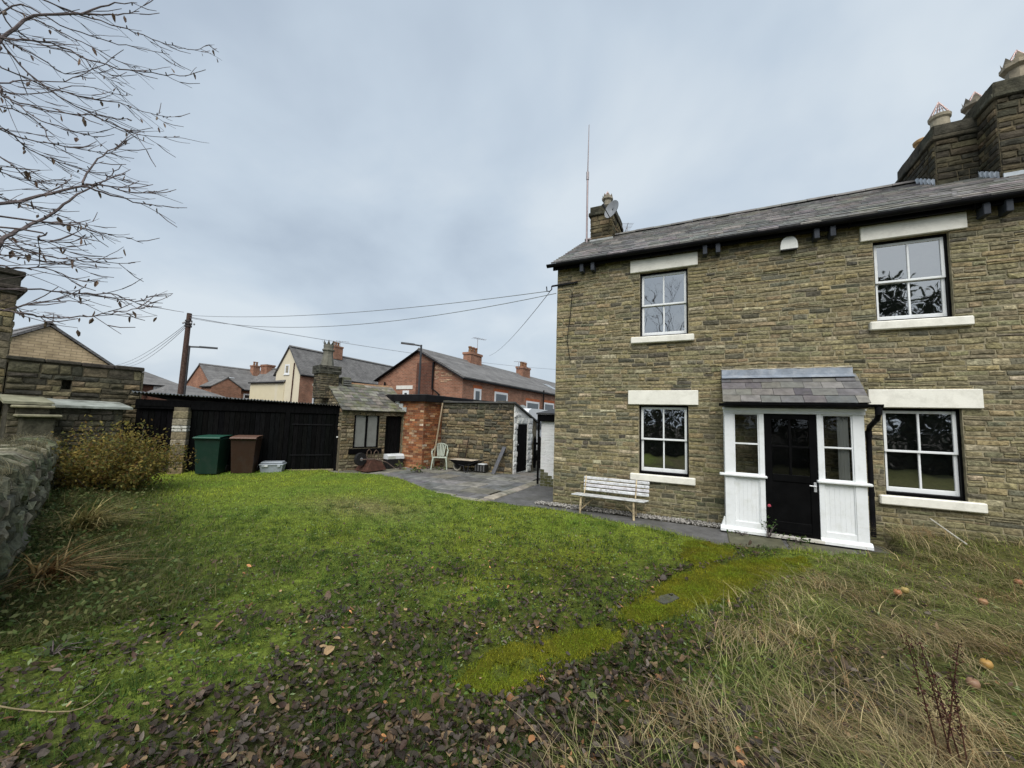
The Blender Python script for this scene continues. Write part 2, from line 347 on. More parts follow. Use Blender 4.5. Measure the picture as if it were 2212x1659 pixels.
# ------------------------------------------------------------------ ground, lawn, yard
LAWN = np.array([(-13.6, 4.9), (-12.6, 5.75), (-10.35, 8.3), (-9.46, 8.05), (-8.59, 8.5), (-7.47, 8.38), (-6.5, 7.9), (-5.66, 7.45), (-4.55, 7.1), (-3.51, 7.14), (-2.12, 7.18), (-1.25, 7.02), (-.5, 6.82), (.15, 6.5), (.75, 6.62), (1.5, 6.75), (2.35, 7.0), (2.4, 7.84), (7.5, 7.84), (9, -9), (-9, -9), (-13.6, -1)])
MOSS = [np.array(q) for q in ([(-1.42, 2.2), (-1.5, 2.55), (-1.22, 2.86), (-1.02, 2.76), (-.98, 2.45), (-1.15, 2.2)], [(-1.17, 3.0), (-.68, 3.46), (-.56, 3.2), (-.62, 3.02), (-.9, 2.68), (-1.05, 2.78)], [(-.74, 3.6), (-.3, 4.9), (.3, 5.8), (1.15, 6.5), (1.25, 6.1), (.92, 5.65), (.3, 4.7), (-.15, 3.97), (-.5, 3.55)], [(-.3, 6.45), (.37, 6.4), (.28, 5.9), (-.12, 5.25), (-.3, 5.6)])]
def inpoly(x, y, P):
    x = np.asarray(x, float); y = np.asarray(y, float); r = np.zeros(x.shape, bool); n = len(P)
    for i in range(n):
        (x0, y0), (x1, y1) = P[i], P[(i+1) % n]
        if y0 == y1: continue
        r ^= ((y0 > y) != (y1 > y)) & (x < (x1-x0)*(y-y0)/(y1-y0)+x0)
    return r
def nz(x, y, s, k=0.):
    """cheap smooth noise, about -1..1"""
    return (np.sin(x*s*1.3+y*s*.7+k)+np.sin(-x*s*.8+y*s*1.9+1.7+k*2)+np.sin(x*s*2.3-y*s*1.1+4.1-k)+np.sin(x*s*3.7+y*s*3.1+k*3)*.6)/3.6
def gh(x, y):
    x = np.asarray(x, float); y = np.asarray(y, float)
    lawn = inpoly(x, y, LAWN)
    h = .035+.022*nz(x, y, 1.1)+.014*nz(x, y, 4.3, 2)
    h = h+.24*np.exp(-((x-3.5)/1.7)**2-((y-7.9)/1.3)**2)+.10*np.exp(-((x-2.6)/1.6)**2-((y-4.6)/1.6)**2)
    h = h+.12*np.exp(-((x+9.8)/2.2)**2-((y-2.4)/1.3)**2)
    for P in MOSS: h = np.where(inpoly(x, y, P), .03, h)
    return np.where(lawn, h, -.07)
def axis(lo, hi, step, far):
    a = np.arange(lo, hi+1e-6, step); g = []; d = step
    while d < far: d *= 1.6; g.append(d)
    g = np.cumsum(g); return np.concatenate([(lo-g)[::-1], a, hi+g])
gx, gy = axis(-14, 7, .12, 160), axis(-2, 9, .12, 160)
GX, GY = np.meshgrid(gx, gy); GZ = gh(GX, GY)
V = np.stack([GX.ravel(), GY.ravel(), GZ.ravel()], 1); nx, ny = len(gx), len(gy)
ii = (np.arange(ny-1)[:, None]*nx+np.arange(nx-1)[None]).ravel(); F = np.stack([ii, ii+1, ii+nx+1, ii+nx], 1)
px, py = V[:, 0], V[:, 1]
green = np.array([.13, .175, .026]); soil = np.array([.022, .017, .012]); mossc = np.array([.135, .155, .012]); straw = np.array([.085, .070, .035])
def litter(x, y):
    """0..1: how much of the ground is covered with fallen leaves"""
    r = np.hypot(x, y); a = np.interp(r, (0, 2.3, 3.1, 4.9, 6.6), (1.0, .95, .56, .30, .0))*(.84+.16*np.exp(-((x+.9)/2.2)**2))+.40*nz(x, y, 2.3, 5)*np.clip((5.8-r)/2, 0, 1)
    p = np.exp(-((y-(4.4*(x+1.15)/2.1+2.75))/1.1)**2)*np.exp(-((x+.1)/1.3)**2)*.8
    return np.clip(np.maximum(a, p), 0, 1)
def drygrass(x, y):
    """0..1: long dead grass on the right"""
    d = (x-(-.75+.30*(y-1.6)))/1.0
    return np.clip(d+.35*nz(x, y, 1.4, 3), 0, 1)*np.clip((8.2-y)/.4, 0, 1)*np.where(y > 6.3, np.clip((x-1.55)/.35, 0, 1), 1)
lt = litter(px, py)[:, None]; dg = drygrass(px, py)[:, None]; mo = np.clip(.5+1.2*nz(px, py, 1.7, 1), 0, 1)[:, None]*np.exp(-((px+.6)/2.5)**2-((py-4.6)/1.8)**2)[:, None]
Cg = green*(1-mo)+mossc*mo; Cg = Cg*(1-lt*.85)+soil*lt*.85; Cg = Cg*(1-dg*.7)+straw*dg*.7; dp_ = (.8*np.exp(-((px+5.6)/1.1)**2-((py-5.4)/.6)**2))[:, None]; Cg = Cg*(1-dp_)+np.array([.19, .165, .075])*dp_
out_ = ~inpoly(px, py, LAWN); Cg[out_] = (.045, .042, .036)
M_SOIL = amat('turf_and_soil', .95, 16, .55, 50, .8, .1, dirt=(.022, .018, .013), ds=9, da=.6, bd=.03)
fast('ground', V, F, Cg, M_SOIL, label='uneven grassy ground of the garden running out to the street', cat='ground', kind='structure', smooth=True)

# path of tarmac along the cottage, pale kerb stones, flagged yard
b = MB(None, (.115, .113, .110))
b.add([(-4.02, 6.2, 0), (2.38, 6.2, 0), (2.38, 7.82, 0), (.22, 7.82, 0), (.22, 7.56, 0), (-2.84, 7.56, 0), (-2.84, 10.6, 0), (-4.02, 10.6, 0)], [tuple(range(8))])
M_TARMAC = amat('old_tarmac', .72, 5, .3, 90, .5, .35, dirt=(.05, .05, .035), ds=1.6, da=.7)
b.build('path', M_TARMAC, label='grey tarmac path round the corner of the stone cottage', cat='path', kind='structure')
yard = thing('paved_yard', 'weathered grey stone flags of the yard below the outbuildings', 'paving', (-6.5, 9.5, 0), kind='structure')
MB(None, (.05, .047, .035)).add([(-13.4, 5, -.045), (-4.02, 5, -.045), (-4.02, 14.5, -.045), (-13.4, 14.5, -.045)], [(0, 1, 2, 3)]).build('jointing', M_FLAG, yard)
yy = 6.6; pal = [(.18, .175, .165), (.15, .15, .148), (.205, .195, .17), (.165, .155, .125), (.13, .13, .128)]
while yy < 14:
    h = R.uniform(.5, .85); xx = -10.6+R.uniform(0, .5)
    while xx < -4.34:
        w = min(R.uniform(.5, 1.0), -4.32-xx)
        if w < .15: break
        cx_, cy_ = xx+w/2, yy+h/2
        corners = [(xx, yy), (xx+w, yy), (xx, yy+h), (xx+w, yy+h), (cx_, cy_)]
        if not all(inpoly([c[0]], [c[1]], LAWN)[0] for c in corners) and not (cy_ > 11.25 and cx_ < -5.4):
            t = R.uniform(-.012, .006); tl = R.uniform(-.01, .01); q = MB(None, var(R.choice(pal), .15))
            q.box((xx+.008, yy+.008, -.04), (xx+w-.008, yy+h-.008, t), bev=.012)
            for i, p in enumerate(q.v):
                if p.z > -.02: p.z += tl*(p.x-cx_)
            q.build('flagstone', M_FLAG, yard)
        xx += w
    yy += h
kerb = thing('kerb', 'row of pale kerb stones between the flags and the tarmac path', 'kerb', (-4.18, 8.6, 0), kind='structure')
yy = 6.9
while yy < 10.3:
    h = R.uniform(.45, .8); MB(None, var((.27, .25, .20), .15)).box((-4.31, yy+.006, -.05), (-4.03+R.uniform(-.02, .02), yy+h-.006, .012+R.uniform(-.006, .006)), bev=.015).build('kerb_stone', M_FLAG, kerb); yy += h
for q in ([-4.9, 6.95, -4.33, 7.35], [-5.55, 7.12, -4.95, 7.5]):
    MB(None, (.25, .235, .19)).box((q[0], q[1], -.04), (q[2], q[3], .012), bev=.015).build('kerb_stone', M_FLAG, kerb)
# moss covered path stones
for i, P in enumerate(MOSS):
    lo, hi = P.min(0)-.05, P.max(0)+.05; st = .03
    X, Y = np.meshgrid(np.arange(lo[0], hi[0], st), np.arange(lo[1], hi[1], st)); ins = inpoly(X+.10*nz(X, Y, 7), Y+.10*nz(Y, X, 6), P) & (nz(X, Y, 5, 3) > -.62)
    Z = np.where(ins, .040+.012*nz(X, Y, 13), .0)
    n_ = X.shape[1]; k = (np.arange(X.shape[0]-1)[:, None]*n_+np.arange(n_-1)[None]).ravel(); Fm = np.stack([k, k+1, k+n_+1, k+n_], 1); iv = ins.ravel()
    Fm = Fm[iv[Fm].all(1)]; tone = (.5+.5*nz(X, Y, 5, i)).ravel()[:, None]; Cm = np.array([.12, .145, .009])*tone+np.array([.15, .14, .012])*(1-tone)
    fast('moss', np.stack([X.ravel(), Y.ravel(), Z.ravel()], 1), Fm, Cm, M_GRASS, label=['moss cushion at the end of the garden path amid brown leaves', 'moss cushion on the garden path between two other cushions', 'long carpet of moss covering the garden path to the porch', 'moss patch between the lawn corner and the tarmac path'][i], cat='moss', group='moss on the garden path', kind='stuff')
b = MB(None, (.085, .085, .068)); b.add([(-.45, 4.10, .046), (-.36, 4.06, .048), (-.30, 4.13, .050), (-.24, 4.26, .050), (-.31, 4.34, .048), (-.40, 4.22, .050), (-.45, 4.10, 0), (-.36, 4.06, 0), (-.30, 4.13, 0), (-.24, 4.26, 0), (-.31, 4.34, 0), (-.40, 4.22, 0)], [(0, 1, 2, 3, 4, 5)]+[((i+1) % 6, i, 6+i, 6+(i+1) % 6) for i in range(6)]); b.build('path_stone', M_FLAG, label='bare grey stone showing through the moss of the path', cat='stone')
for (x, y, w, d, lb_) in ((.3, 6.75, .75, .62, 'worn flagstone before the left panel of the porch'), (1.08, 6.72, .8, .6, 'worn flagstone in front of the porch door'), (1.9, 6.8, .6, .55, 'worn flagstone before the right panel of the porch'), (.22, 6.2, .6, .5, 'worn flagstone between the moss path and the tarmac')):
    MB(None, var((.085, .082, .05), .15)).box((x, y, -.03), (x+w-.02, y+d, .014), bev=.01).build('doorstep_flag', M_FLAG, label=lb_, cat='paving', group='flags before the porch')
# gravel against the cottage
n = 2600; gxp = NR.uniform(-3.15, .28, n); gyp = np.where(gxp < -2.84, NR.uniform(7.55, 7.75, n), NR.uniform(7.55, 7.80, n)); V0 = np.array([(1, 0, 0), (-1, 0, 0), (0, 1, 0), (0, -1, 0), (0, 0, .8), (0, 0, -.8)]); F0 = np.array([(0, 2, 4), (2, 1, 4), (1, 3, 4), (3, 0, 4), (2, 0, 5), (1, 2, 5), (3, 1, 5), (0, 3, 5)])
s_ = NR.uniform(.010, .024, n); a_ = NR.uniform(0, 6.3, n); c, s = np.cos(a_), np.sin(a_); Vv = V0[None]*s_[:, None, None]*NR.uniform(.7, 1.3, (n, 6, 1))
Vr = np.stack([Vv[..., 0]*c[:, None]-Vv[..., 1]*s[:, None], Vv[..., 0]*s[:, None]+Vv[..., 1]*c[:, None], Vv[..., 2]], 2)+np.stack([gxp, gyp, .012+NR.uniform(0, .03, n)], 1)[:, None]
tone = NR.uniform(.10, .42, (n, 1, 1))*np.array([1, .95, .86]); fast('gravel', Vr.reshape(-1, 3), (F0[None]+6*np.arange(n)[:, None, None]).reshape(-1, 3), np.broadcast_to(tone, (n, 6, 3)).reshape(-1, 3), M_GRAVEL, label='strip of loose gravel along the foot of the cottage wall', cat='gravel', kind='stuff')

# ------------------------------------------------------------------ the stone cottage
YW = 7.84
cot = thing('stone_cottage', 'two storey sandstone cottage with slate roof and cream painted lintels', 'house', (1.8, 7.84, 0))
FM = frame((0, YW, 0), (1, 0))
OPEN = [(-1.12, -.255, 3.37, 4.665), (-1.13, -.265, .765, 2.06), (2.42, 3.29, 3.38, 4.69), (2.42, 3.29, .76, 2.055), (.93, 1.5, 0, 1.9)]
LINT = [(-1.3, -.08, 4.675, 4.93), (-1.33, -.1, 2.065, 2.335), (2.265, 3.475, 4.695, 4.945), (2.262, 3.5, 2.06, 2.335)]
SILL = [(-1.28, -.155, 3.25, 3.375), (-1.285, -.16, .635, .765), (2.32, 3.46, 3.25, 3.385), (2.33, 3.45, .625, .76)]
XL, XR = -2.84, 6.6
MORT = (.30, .265, .175)
wall = wall_sheet(FM, XL, XR, -.1, 5.02, OPEN, .13, MORT, M_MORTAR, cot)
b = MB(None, (.17, .14, .09)); b.add([(XL, YW, -.1), (XL, 12.84, -.1), (XL, 12.84, 5.02), (XL, 10.34, 6.6), (XL, YW, 5.02)], [(0, 1, 2, 3, 4)]); b.add([(XL, 12.84, -.1), (XR, 12.84, -.1), (XR, 12.84, 5.02), (XL, 12.84, 5.02)], [(0, 1, 2, 3)]); b.add([(XR, YW, -.1), (XR, 12.84, -.1), (XR, 12.84, 5.02), (XR, 10.34, 6.6), (XR, YW, 5.02)], [(4, 3, 2, 1, 0)]); b.build('gable_wall', M_STONE, cot)
PAL = [(.258, .215, .118)]*5+[(.230, .198, .113)]*6+[(.200, .180, .110)]*5+[(.275, .228, .130)]*2+[(.15, .137, .098)]*2+[(.092, .085, .064)]*1+[(.25, .198, .12)]*1+[(.38, .33, .22)]*1
rects = courses(XL, XR, -.05, 5.0, (.050, .092), (.11, .38), OPEN+LINT+SILL, split=.10)
items = []
for r in rects:
    c = var(R.choice(PAL), .2); k = max(0, 1-r[2]/1.1)*R.uniform(.3, 1)       # damp, algae-green stones at the foot of the wall
    c = tuple(a*(1-k*.55)+g*k*.55 for a, g in zip(c, (.085, .10, .045))); items.append(stone_item(FM, r, c, d=(.004, .017), jit=.016, gap=.0045, wave=.007))
# toothed left corner: long and short quoins
pieces(items, M_STONE, wall, 'stone', 'stonework')
for q, (a, c, e, g) in enumerate(LINT): 
    b = MB(None, CREAM); b.box((a, YW-.045, e), (c, YW+.12, g), bev=.008); b.build('lintel', M_CREAM, cot)
for (a, c, e, g) in SILL:
    b = MB(None, CREAM); b.box((a, YW-.075, e), (c, YW+.12, g), bev=.014); b.build('sill', M_CREAM, cot)
def sash(x0, x1, z0, z1, blind):
    y = YW+.085; bw, bt = .028, .035
    b = MB(None, WHITE); ax0, ax1, az0, az1 = x0+bw, x1-bw, z0+.045, z1-bt; zm = (az0+az1)/2
    yf, yb = y, y+.03          # lower sash behind, upper sash in front
    for (s0, s1, yy_, br_, tr_) in ((zm-.018, az1, yf, .034, .042), (az0, zm+.016, yf+.034, .068, .034)):
        b.box((ax0, yy_, s0), (ax0+.042, yy_+.034, s1), bev=.004); b.box((ax1-.042, yy_, s0), (ax1, yy_+.034, s1), bev=.004)
        b.box((ax0+.042, yy_+.002, s0), (ax1-.042, yy_+.033, s0+br_), bev=.004); b.box((ax0+.042, yy_+.002, s1-tr_), (ax1-.042, yy_+.033, s1), bev=.004)
    w = b.build('window', M_WHITE, cot)
    f = MB(None, BLACK); f.box((x0, y-.02, z0), (x0+bw, y+.08, z1)); f.box((x1-bw, y-.02, z0), (x1, y+.08, z1)); f.box((x0+bw, y-.02, z1-bt), (x1-bw, y+.08, z1)); f.box((x0+bw, y-.035, z0), (x1-bw, y+.08, z0+.045), bev=.008); f.build('outer_frame', M_BLACK, w)
    xm = (x0+x1)/2
    for (s0, s1, yy_) in ((zm+.016, az1-.042, yf), (az0+.068, zm-.018, yf+.034)):
        MB(None, WHITE).box((xm-.013, yy_+.002, s0), (xm+.013, yy_+.032, s1), bev=.004).build('glazing_bar', M_WHITE, w)
        for (a, c) in ((ax0+.042, xm-.013), (xm+.013, ax1-.042)):
            MB(None, (.5, .5, .5)).add([(a, yy_+.018, s0), (c, yy_+.018, s0), (c, yy_+.018, s1), (a, yy_+.018, s1)], [(0, 1, 2, 3)]).build('pane', M_GLASS, w)
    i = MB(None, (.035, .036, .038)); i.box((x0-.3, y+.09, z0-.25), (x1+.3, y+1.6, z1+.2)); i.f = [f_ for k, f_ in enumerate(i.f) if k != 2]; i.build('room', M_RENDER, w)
    MB(None, (.085, .09, .09)).add([(x0+.02, y+.105, z0), (x1-.02, y+.105, z0), (x1-.02, y+.105, z1), (x0+.02, y+.105, z1)], [(0, 1, 2, 3)]).build('added_backing', M_RENDER, w)  # plain grey sheet added behind the glass to lift the black panes to grey
    for xx in (x0+bw, x1-bw-.03):  # sash horns
        MB(None, WHITE).box((xx+.004, yf+.036, zm-.06), (xx+.03, yf+.066, zm-.018), bev=.006).build('sash_horn', M_WHITE, w)
for k, o in enumerate(OPEN[:4]): sash(*o, k)
# roof
TAN = .6224; ca, sa = math.cos(math.atan(TAN)), math.sin(math.atan(TAN)); EY, EZ, RY = 7.66, 5.045, 10.34; RZ = EZ+(RY-EY)*TAN
b = MB(None, (.05, .05, .05)); x0, x1 = -2.93, 6.7
b.add([(x0, EY+.02, EZ-.02), (x1, EY+.02, EZ-.02), (x1, RY, RZ-.01), (x0, RY, RZ-.01), (x0, 13.0, EZ-.02), (x1, 13.0, EZ-.02), (x0, EY+.02, EZ-.05), (x1, EY+.02, EZ-.05), (x1, RY, RZ-.06), (x0, RY, RZ-.06)], [(0, 1, 2, 3), (3, 2, 5, 4), (1, 0, 6, 7), (0, 3, 9, 6), (7, 6, 9, 8)])
roof = b.build('roof', M_SLATE, cot)
SPAL = [(.225, .222, .212), (.265, .258, .245), (.185, .182, .178), (.33, .315, .29), (.235, .222, .212)]
pieces(slate_items((x0, EY, EZ), (1, 0, 0), (0, ca, sa), 17, .185, x1-x0, (.22, .40), .028, SPAL, lift=.024), M_SLATE, roof, 'slate', 'slates')
xx = x0
while xx < x1-.1:
    w = R.uniform(.42, .5); b = MB(None, var((.13, .125, .115), .15)); z_ = R.uniform(0, .012); n = 7
    pr_ = [(math.cos(math.pi*k/n)*.14, math.sin(math.pi*k/n)*.085) for k in range(n+1)]
    b.add([(xx+e_, RY+p, RZ-.005+q+z_) for e_ in (0, w-.006) for p, q in pr_], [(k, k+1, n+2+k, n+1+k) for k in range(n)]+[tuple(range(n+1)), tuple(range(2*n+1, n, -1))]); b.build('ridge_tile', M_SLATE, roof); xx += w
# fascia, gutter, rafter-end brackets
MB(None, BLACK).box((x0+.03, 7.70, 4.93), (x1, 7.735, 5.05)).build('fascia', M_BLACK, cot)
MB(None, BLACK).box((x0+.03, 7.735, 4.985), (x1, 7.86, 5.0)).build('soffit', M_BLACK, cot)
b = MB(None, (.01, .01, .011)); n = 8; pr_ = [(-.058*math.cos(math.pi*k/n), -.058*math.sin(math.pi*k/n)) for k in range(n+1)]
b.add([(e_, 7.632+p, 5.03+q) for e_ in (x0-.08, x1) for p, q in pr_], [(k, k+1, n+2+k, n+1+k) for k in range(n)]+[tuple(range(n+1))]); b.build('gutter', M_BLACK, cot)
for xx in (-2.26, -2.03, .04, .25, 1.68, 1.89, 3.62, 3.84, 5.5, 5.7):
    MB(None, (.05, .055, .065)).box((xx-.036, 7.655, 4.80), (xx+.036, 7.86, 4.975), bev=.006).build('bracket', M_BLACK, cot)
for xx in (-2.6, -.9, -.55, .15, 1.8, 2.1, 3.5): MB(None, BLACK).bar((xx, 7.64, 4.97), (xx, 7.7, 4.90), .02, .012).build('gutter_clip', M_BLACK, cot)
# chimneys
def stack(label_mat, boxes, coping, parent, pal):
    st = None
    for (xa, xb, ya, yb, za, zb) in boxes:
        b = MB(None, (.10, .085, .055)); b.box((xa, ya, za), (xb, yb, zb)); o = b.build('chimney_stack', M_MORTAR, parent); st = st or o
        its = []
        for Mx, Lx in ((frame((xa, ya, 0), (1, 0)), xb-xa), (frame((xa, yb, 0), (0, -1)), yb-ya), (frame((xb, ya, 0), (0, 1)), yb-ya)):
            for r in courses(0, Lx, za, zb, (.08, .13), (.14, .36)): its.append(stone_item(Mx, r, var(R.choice(pal), .2), d=(.01, .03), jit=.012))
        pieces(its, M_STONE_D, o, 'stone', 'stonework', 120)
        for (e_, h0, h1) in coping:
            its = []
            for Mx, Lx in ((frame((xa-e_, ya-e_, 0), (1, 0)), xb-xa+2*e_), (frame((xa-e_, yb+e_, 0), (0, -1)), yb-ya+2*e_), (frame((xb+e_, ya-e_, 0), (0, 1)), yb-ya+2*e_)):
                for r in courses(0, Lx, zb+h0, zb+h1, (h1-h0, h1-h0+.001), (.3, .6)): its.append(stone_item(Mx, r, var((.075, .07, .05), .2), d=(.006, .02), gap=.003, jit=.012))
            MB(None, (.07, .066, .048)).box((xa-e_, ya-e_, zb+h0), (xb+e_, yb+e_, zb+h1-.003)).build('coping', M_STONE_D, o)
            pieces(its, M_STONE_D, o, 'coping_stone', 'coping_stones', 40)
    return st
CP = [(.15, .12, .065), (.12, .10, .06), (.075, .068, .045), (.18, .14, .08)]
st = stack(None, [(-2.70, -2.12, 10.0, 11.15, 6.1, 7.24)], [(.05, 0, .09), (0.02, .09, .26)], cot, CP)
def pot(c, kind, parent, s=1., col=(.30, .24, .15)):
    b = MB(None, col); n = 8 if kind == 'crown' else 18; x, y, z = c
    if kind == 'crown':
        b.lathe(c, [(.15*s, 0), (.13*s, .05*s), (.12*s, .30*s), (.17*s, .34*s), (.17*s, .39*s), (.13*s, .41*s)], n)
        for k in range(n):
            a0, a1 = 2*math.pi*k/n, 2*math.pi*(k+1)/n; am = (a0+a1)/2; r = .15*s
            b.add([(x+r*math.cos(a0), y+r*math.sin(a0), z+.40*s), (x+r*math.cos(a1), y+r*math.sin(a1), z+.40*s), (x+r*1.02*math.cos(am), y+r*1.02*math.sin(am), z+.50*s), (x+r*.8*math.cos(am), y+r*.8*math.sin(am), z+.40*s)], [(0, 1, 2), (1, 3, 2), (3, 0, 2)])
    else:
        b.lathe(c, [(.14*s, 0), (.125*s, .28*s), (.15*s, .31*s), (.155*s, .36*s), (.13*s, .38*s)], n)
    p = b.build('chimney_pot', M_CLAY, parent)
    if kind != 'plain':
        w = MB(None, (.42, .30, .27)); zt = z+(.62 if kind == 'crown' else .66)*s; zb = z+.38*s; r = .135*s
        for k in range(12):
            a0 = 2*math.pi*k/12; w.tube([(x+r*math.cos(a0), y+r*math.sin(a0), zb), (x, y, zt)], .006, 4)
        for q in (.25, .55): w.tube([(x+r*(1-q)*math.cos(2*math.pi*k/16), y+r*(1-q)*math.sin(2*math.pi*k/16), zb+(zt-zb)*q) for k in range(17)], .005, 4, cap=False)
        w.build('bird_guard', M_METAL, p)
    return p
pot((-2.33, 10.3, 7.49), 'crown', st, .9, (.28, .25, .19)); pot((-2.4, 10.8, 7.49), 'crown', st, .9, (.42, .29, .12))
st2 = stack(None, [(3.88, 4.44, 9.5, 10.95, 5.9, 7.08), (4.45, 5.7, 9.0, 11.0, 5.6, 7.32)], [(.05, 0, .08), (.015, .08, .30)], cot, [(.085, .073, .045), (.06, .054, .037), (.045, .041, .03), (.12, .095, .055)])
pot((4.12, 9.85, 7.37), 'cage', st2, 1.05, (.33, .29, .21)); pot((4.14, 10.55, 7.37), 'plain', st2, 1., (.45, .27, .12))
pot((4.95, 9.4, 7.61), 'crown', st2, 1.25, (.33, .28, .20)); pot((4.78, 10.2, 7.61), 'crown', st2, 1.15, (.24, .21, .16))
def flashing(pts, parent):
    for (x, y) in pts:
        z = EZ+(y-EY)*TAN; b = MB(None, (.46, .50, .54)); b.add([(x, y, z), (x-.012, y-.10, z-.05), (x-.012, y-.10, z+.10), (x, y, z+.17), (x-.02, y+.03, z+.15)], [(0, 1, 2, 3), (0, 3, 4)]); b.build('flashing_step', M_LEAD, parent)
flashing([(3.845, 9.55+.14*k) for k in range(5)], st2); flashing([(4.41, 9.05+.12*k) for k in range(5)], st2)
MB(None, (.33, .37, .40)).bar((4.45, 8.965, EZ+(8.965-EY)*TAN+.07), (5.7, 8.965, EZ+(8.965-EY)*TAN+.07), .02, .10).build('apron', M_LEAD, st2)
MB(None, (.30, .31, .29)).bar((-2.72, 9.965, EZ+(9.965-EY)*TAN+.05), (-2.1, 9.965, EZ+(9.965-EY)*TAN+.05), .03, .07).build('apron', M_LEAD, st)

# ------------------------------------------------------------------ porch
PY = 7.40
por = thing('porch', 'white timber porch with small slate roof and black glazed door', 'porch', (1.2, PY, 0))
def pbox(name, a, c, col=WHITE, mat=None, parent=None, bev=.004): return MB(None, col).box(a, c, bev=bev).build(name, mat or M_WHITE, parent or por)
for (a, c) in ((.29, .425), (.775, .845), (1.525, 1.59), (1.95, 2.085)): pbox('post', (a, PY, .1), (c, PY+.08, 1.925))
pbox('head_beam', (.275, PY-.015, 1.925), (2.10, PY+.08, 2.0)); pbox('head_moulding', (.265, PY-.03, 1.985), (2.11, PY+.02, 2.012))
for (a, c, e, g) in ((.425, .775, .215, .86), (1.59, 1.95, .86, 1.08)):
    pass
for (g0, g1, s0, s1) in ((.425, .775, .21, .87), (1.59, 1.95, 1.50, 2.14)):
    pbox('window_sill', (s0, PY-.05, .905), (s1, PY+.08, .945), bev=.01)
    n = 6; w = (g1-g0)/n
    for k in range(n): pbox('board', (g0+w*k+.0003, PY+.022, .2), (g0+w*(k+1)-.0003, PY+.04, .905), WHITE, bev=.0012)
    pbox('panel_rail', (g0, PY+.006, .11), (g1, PY+.07, .2)); pbox('panel_stop', (g0, PY+.008, .2), (g0+.014, PY+.03, .905)); pbox('panel_stop', (g1-.014, PY+.008, .2), (g1, PY+.03, .905))
    b = MB(None, WHITE); b.box((g0, PY+.012, .945), (g0+.018, PY+.05, 1.925), bev=.003); b.box((g1-.018, PY+.012, .945), (g1, PY+.05, 1.925), bev=.003); b.box((g0+.018, PY+.012, .945), (g1-.018, PY+.05, .965), bev=.003); b.box((g0+.018, PY+.012, 1.905), (g1-.018, PY+.05, 1.925), bev=.003); wn = b.build('side_window', M_WHITE, por)
    MB(None, WHITE).box((g0+.018, PY+.013, 1.42), (g1-.018, PY+.049, 1.446), bev=.003).build('glazing_bar', M_WHITE, wn)
    for (z0, z1) in ((.965, 1.42), (1.446, 1.905)): MB().add([(g0+.018, PY+.03, z0), (g1-.018, PY+.03, z0), (g1-.018, PY+.03, z1), (g0+.018, PY+.03, z1)], [(0, 1, 2, 3)]).build('pane', M_GLASS2, wn)
for (a, c) in ((.285, .845), (1.523, 2.09)):
    b = MB(None, WHITE); s = -.07 if a < 1 else -.0
    b.prism([(PY+.05, .02), (PY-.045, .03), (PY-.045, .07), (PY-.006, .11), (PY+.05, .11)], a+s, c+(.02 if a > 1 else 0), 'x'); b.build('plinth_board', M_WHITE, por)
b = MB(None, WHITE); b.prism([(.285, .24), (.285, .03), (.205, .03), (.215, .07), (.265, .24)], PY-.002, PY+.07, 'y'); b.build('plinth_flare', M_WHITE, por)
# porch sides: boarded below, glazed above on the left; boarded on the right
for x_, s in ((.29, 1), (2.085, -1)):
    pbox('side_wall', (x_, PY+.08, .05), (x_+s*.035, YW-.035, .905)); pbox('side_rail', (x_, PY+.08, 1.86), (x_+s*.035, YW-.035, 2.0))
    pbox('side_post', (x_, YW-.09, .905), (x_+s*.04, YW-.035, 1.86)); MB().add([(x_+s*.02, PY+.08, .905), (x_+s*.02, YW-.09, .905), (x_+s*.02, YW-.09, 1.86), (x_+s*.02, PY+.08, 1.86)], [(0, 1, 2, 3)]).build('side_pane', M_GLASS2, por)
b = MB(None, (.62, .62, .58)); n = 28; b.add([(1.79+.135*k/n, PY+.10+.018*math.sin(k*1.6)+.005*math.sin(k*.7), z) for z in (.93, 1.9) for k in range(n+1)], [(k, k+1, n+2+k, n+1+k) for k in range(n)]); b.build('curtain', M_RENDER, por, smooth=True)
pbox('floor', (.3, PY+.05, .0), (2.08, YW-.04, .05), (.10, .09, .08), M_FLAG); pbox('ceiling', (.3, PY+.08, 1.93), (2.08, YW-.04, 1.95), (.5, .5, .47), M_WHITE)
# door
b = MB(None, BLACK); b.box((.847, PY+.012, .075), (.945, PY+.055, 1.923), bev=.005); b.box((1.425, PY+.012, .075), (1.523, PY+.055, 1.923), bev=.005); b.box((.945, PY+.013, 1.84), (1.425, PY+.054, 1.923), bev=.004); b.box((.945, PY+.013, .075), (1.425, PY+.054, .27), bev=.004); b.box((.945, PY+.013, .88), (1.425, PY+.054, .985), bev=.004); b.box((.945, PY+.028, .27), (1.425, PY+.04, .88))
dr = b.build('door', M_BLACK, por, label='black front door with four glass panes')
b = MB(None, BLACK); b.box((1.168, PY+.014, .985), (1.202, PY+.053, 1.84), bev=.004); b.box((.945, PY+.0145, 1.40), (1.168, PY+.0525, 1.428), bev=.004); b.box((1.202, PY+.0145, 1.40), (1.425, PY+.0525, 1.428), bev=.004); b.build('glazing_bar', M_BLACK, dr)
for (a, c) in ((.945, 1.168), (1.202, 1.425)):
    for (z0, z1) in ((.985, 1.40), (1.428, 1.84)): MB().add([(a, PY+.034, z0), (c, PY+.034, z0), (c, PY+.034, z1), (a, PY+.034, z1)], [(0, 1, 2, 3)]).build('pane', M_GLASS2, dr)
b = MB(None, (.55, .56, .57)); b.box((1.462, PY-.002, .76), (1.498, PY+.012, .90), bev=.003); b.tube([(1.48, PY, .85), (1.48, PY-.045, .85), (1.40, PY-.05, .853)], .009, 8); b.build('handle', M_METAL, dr)
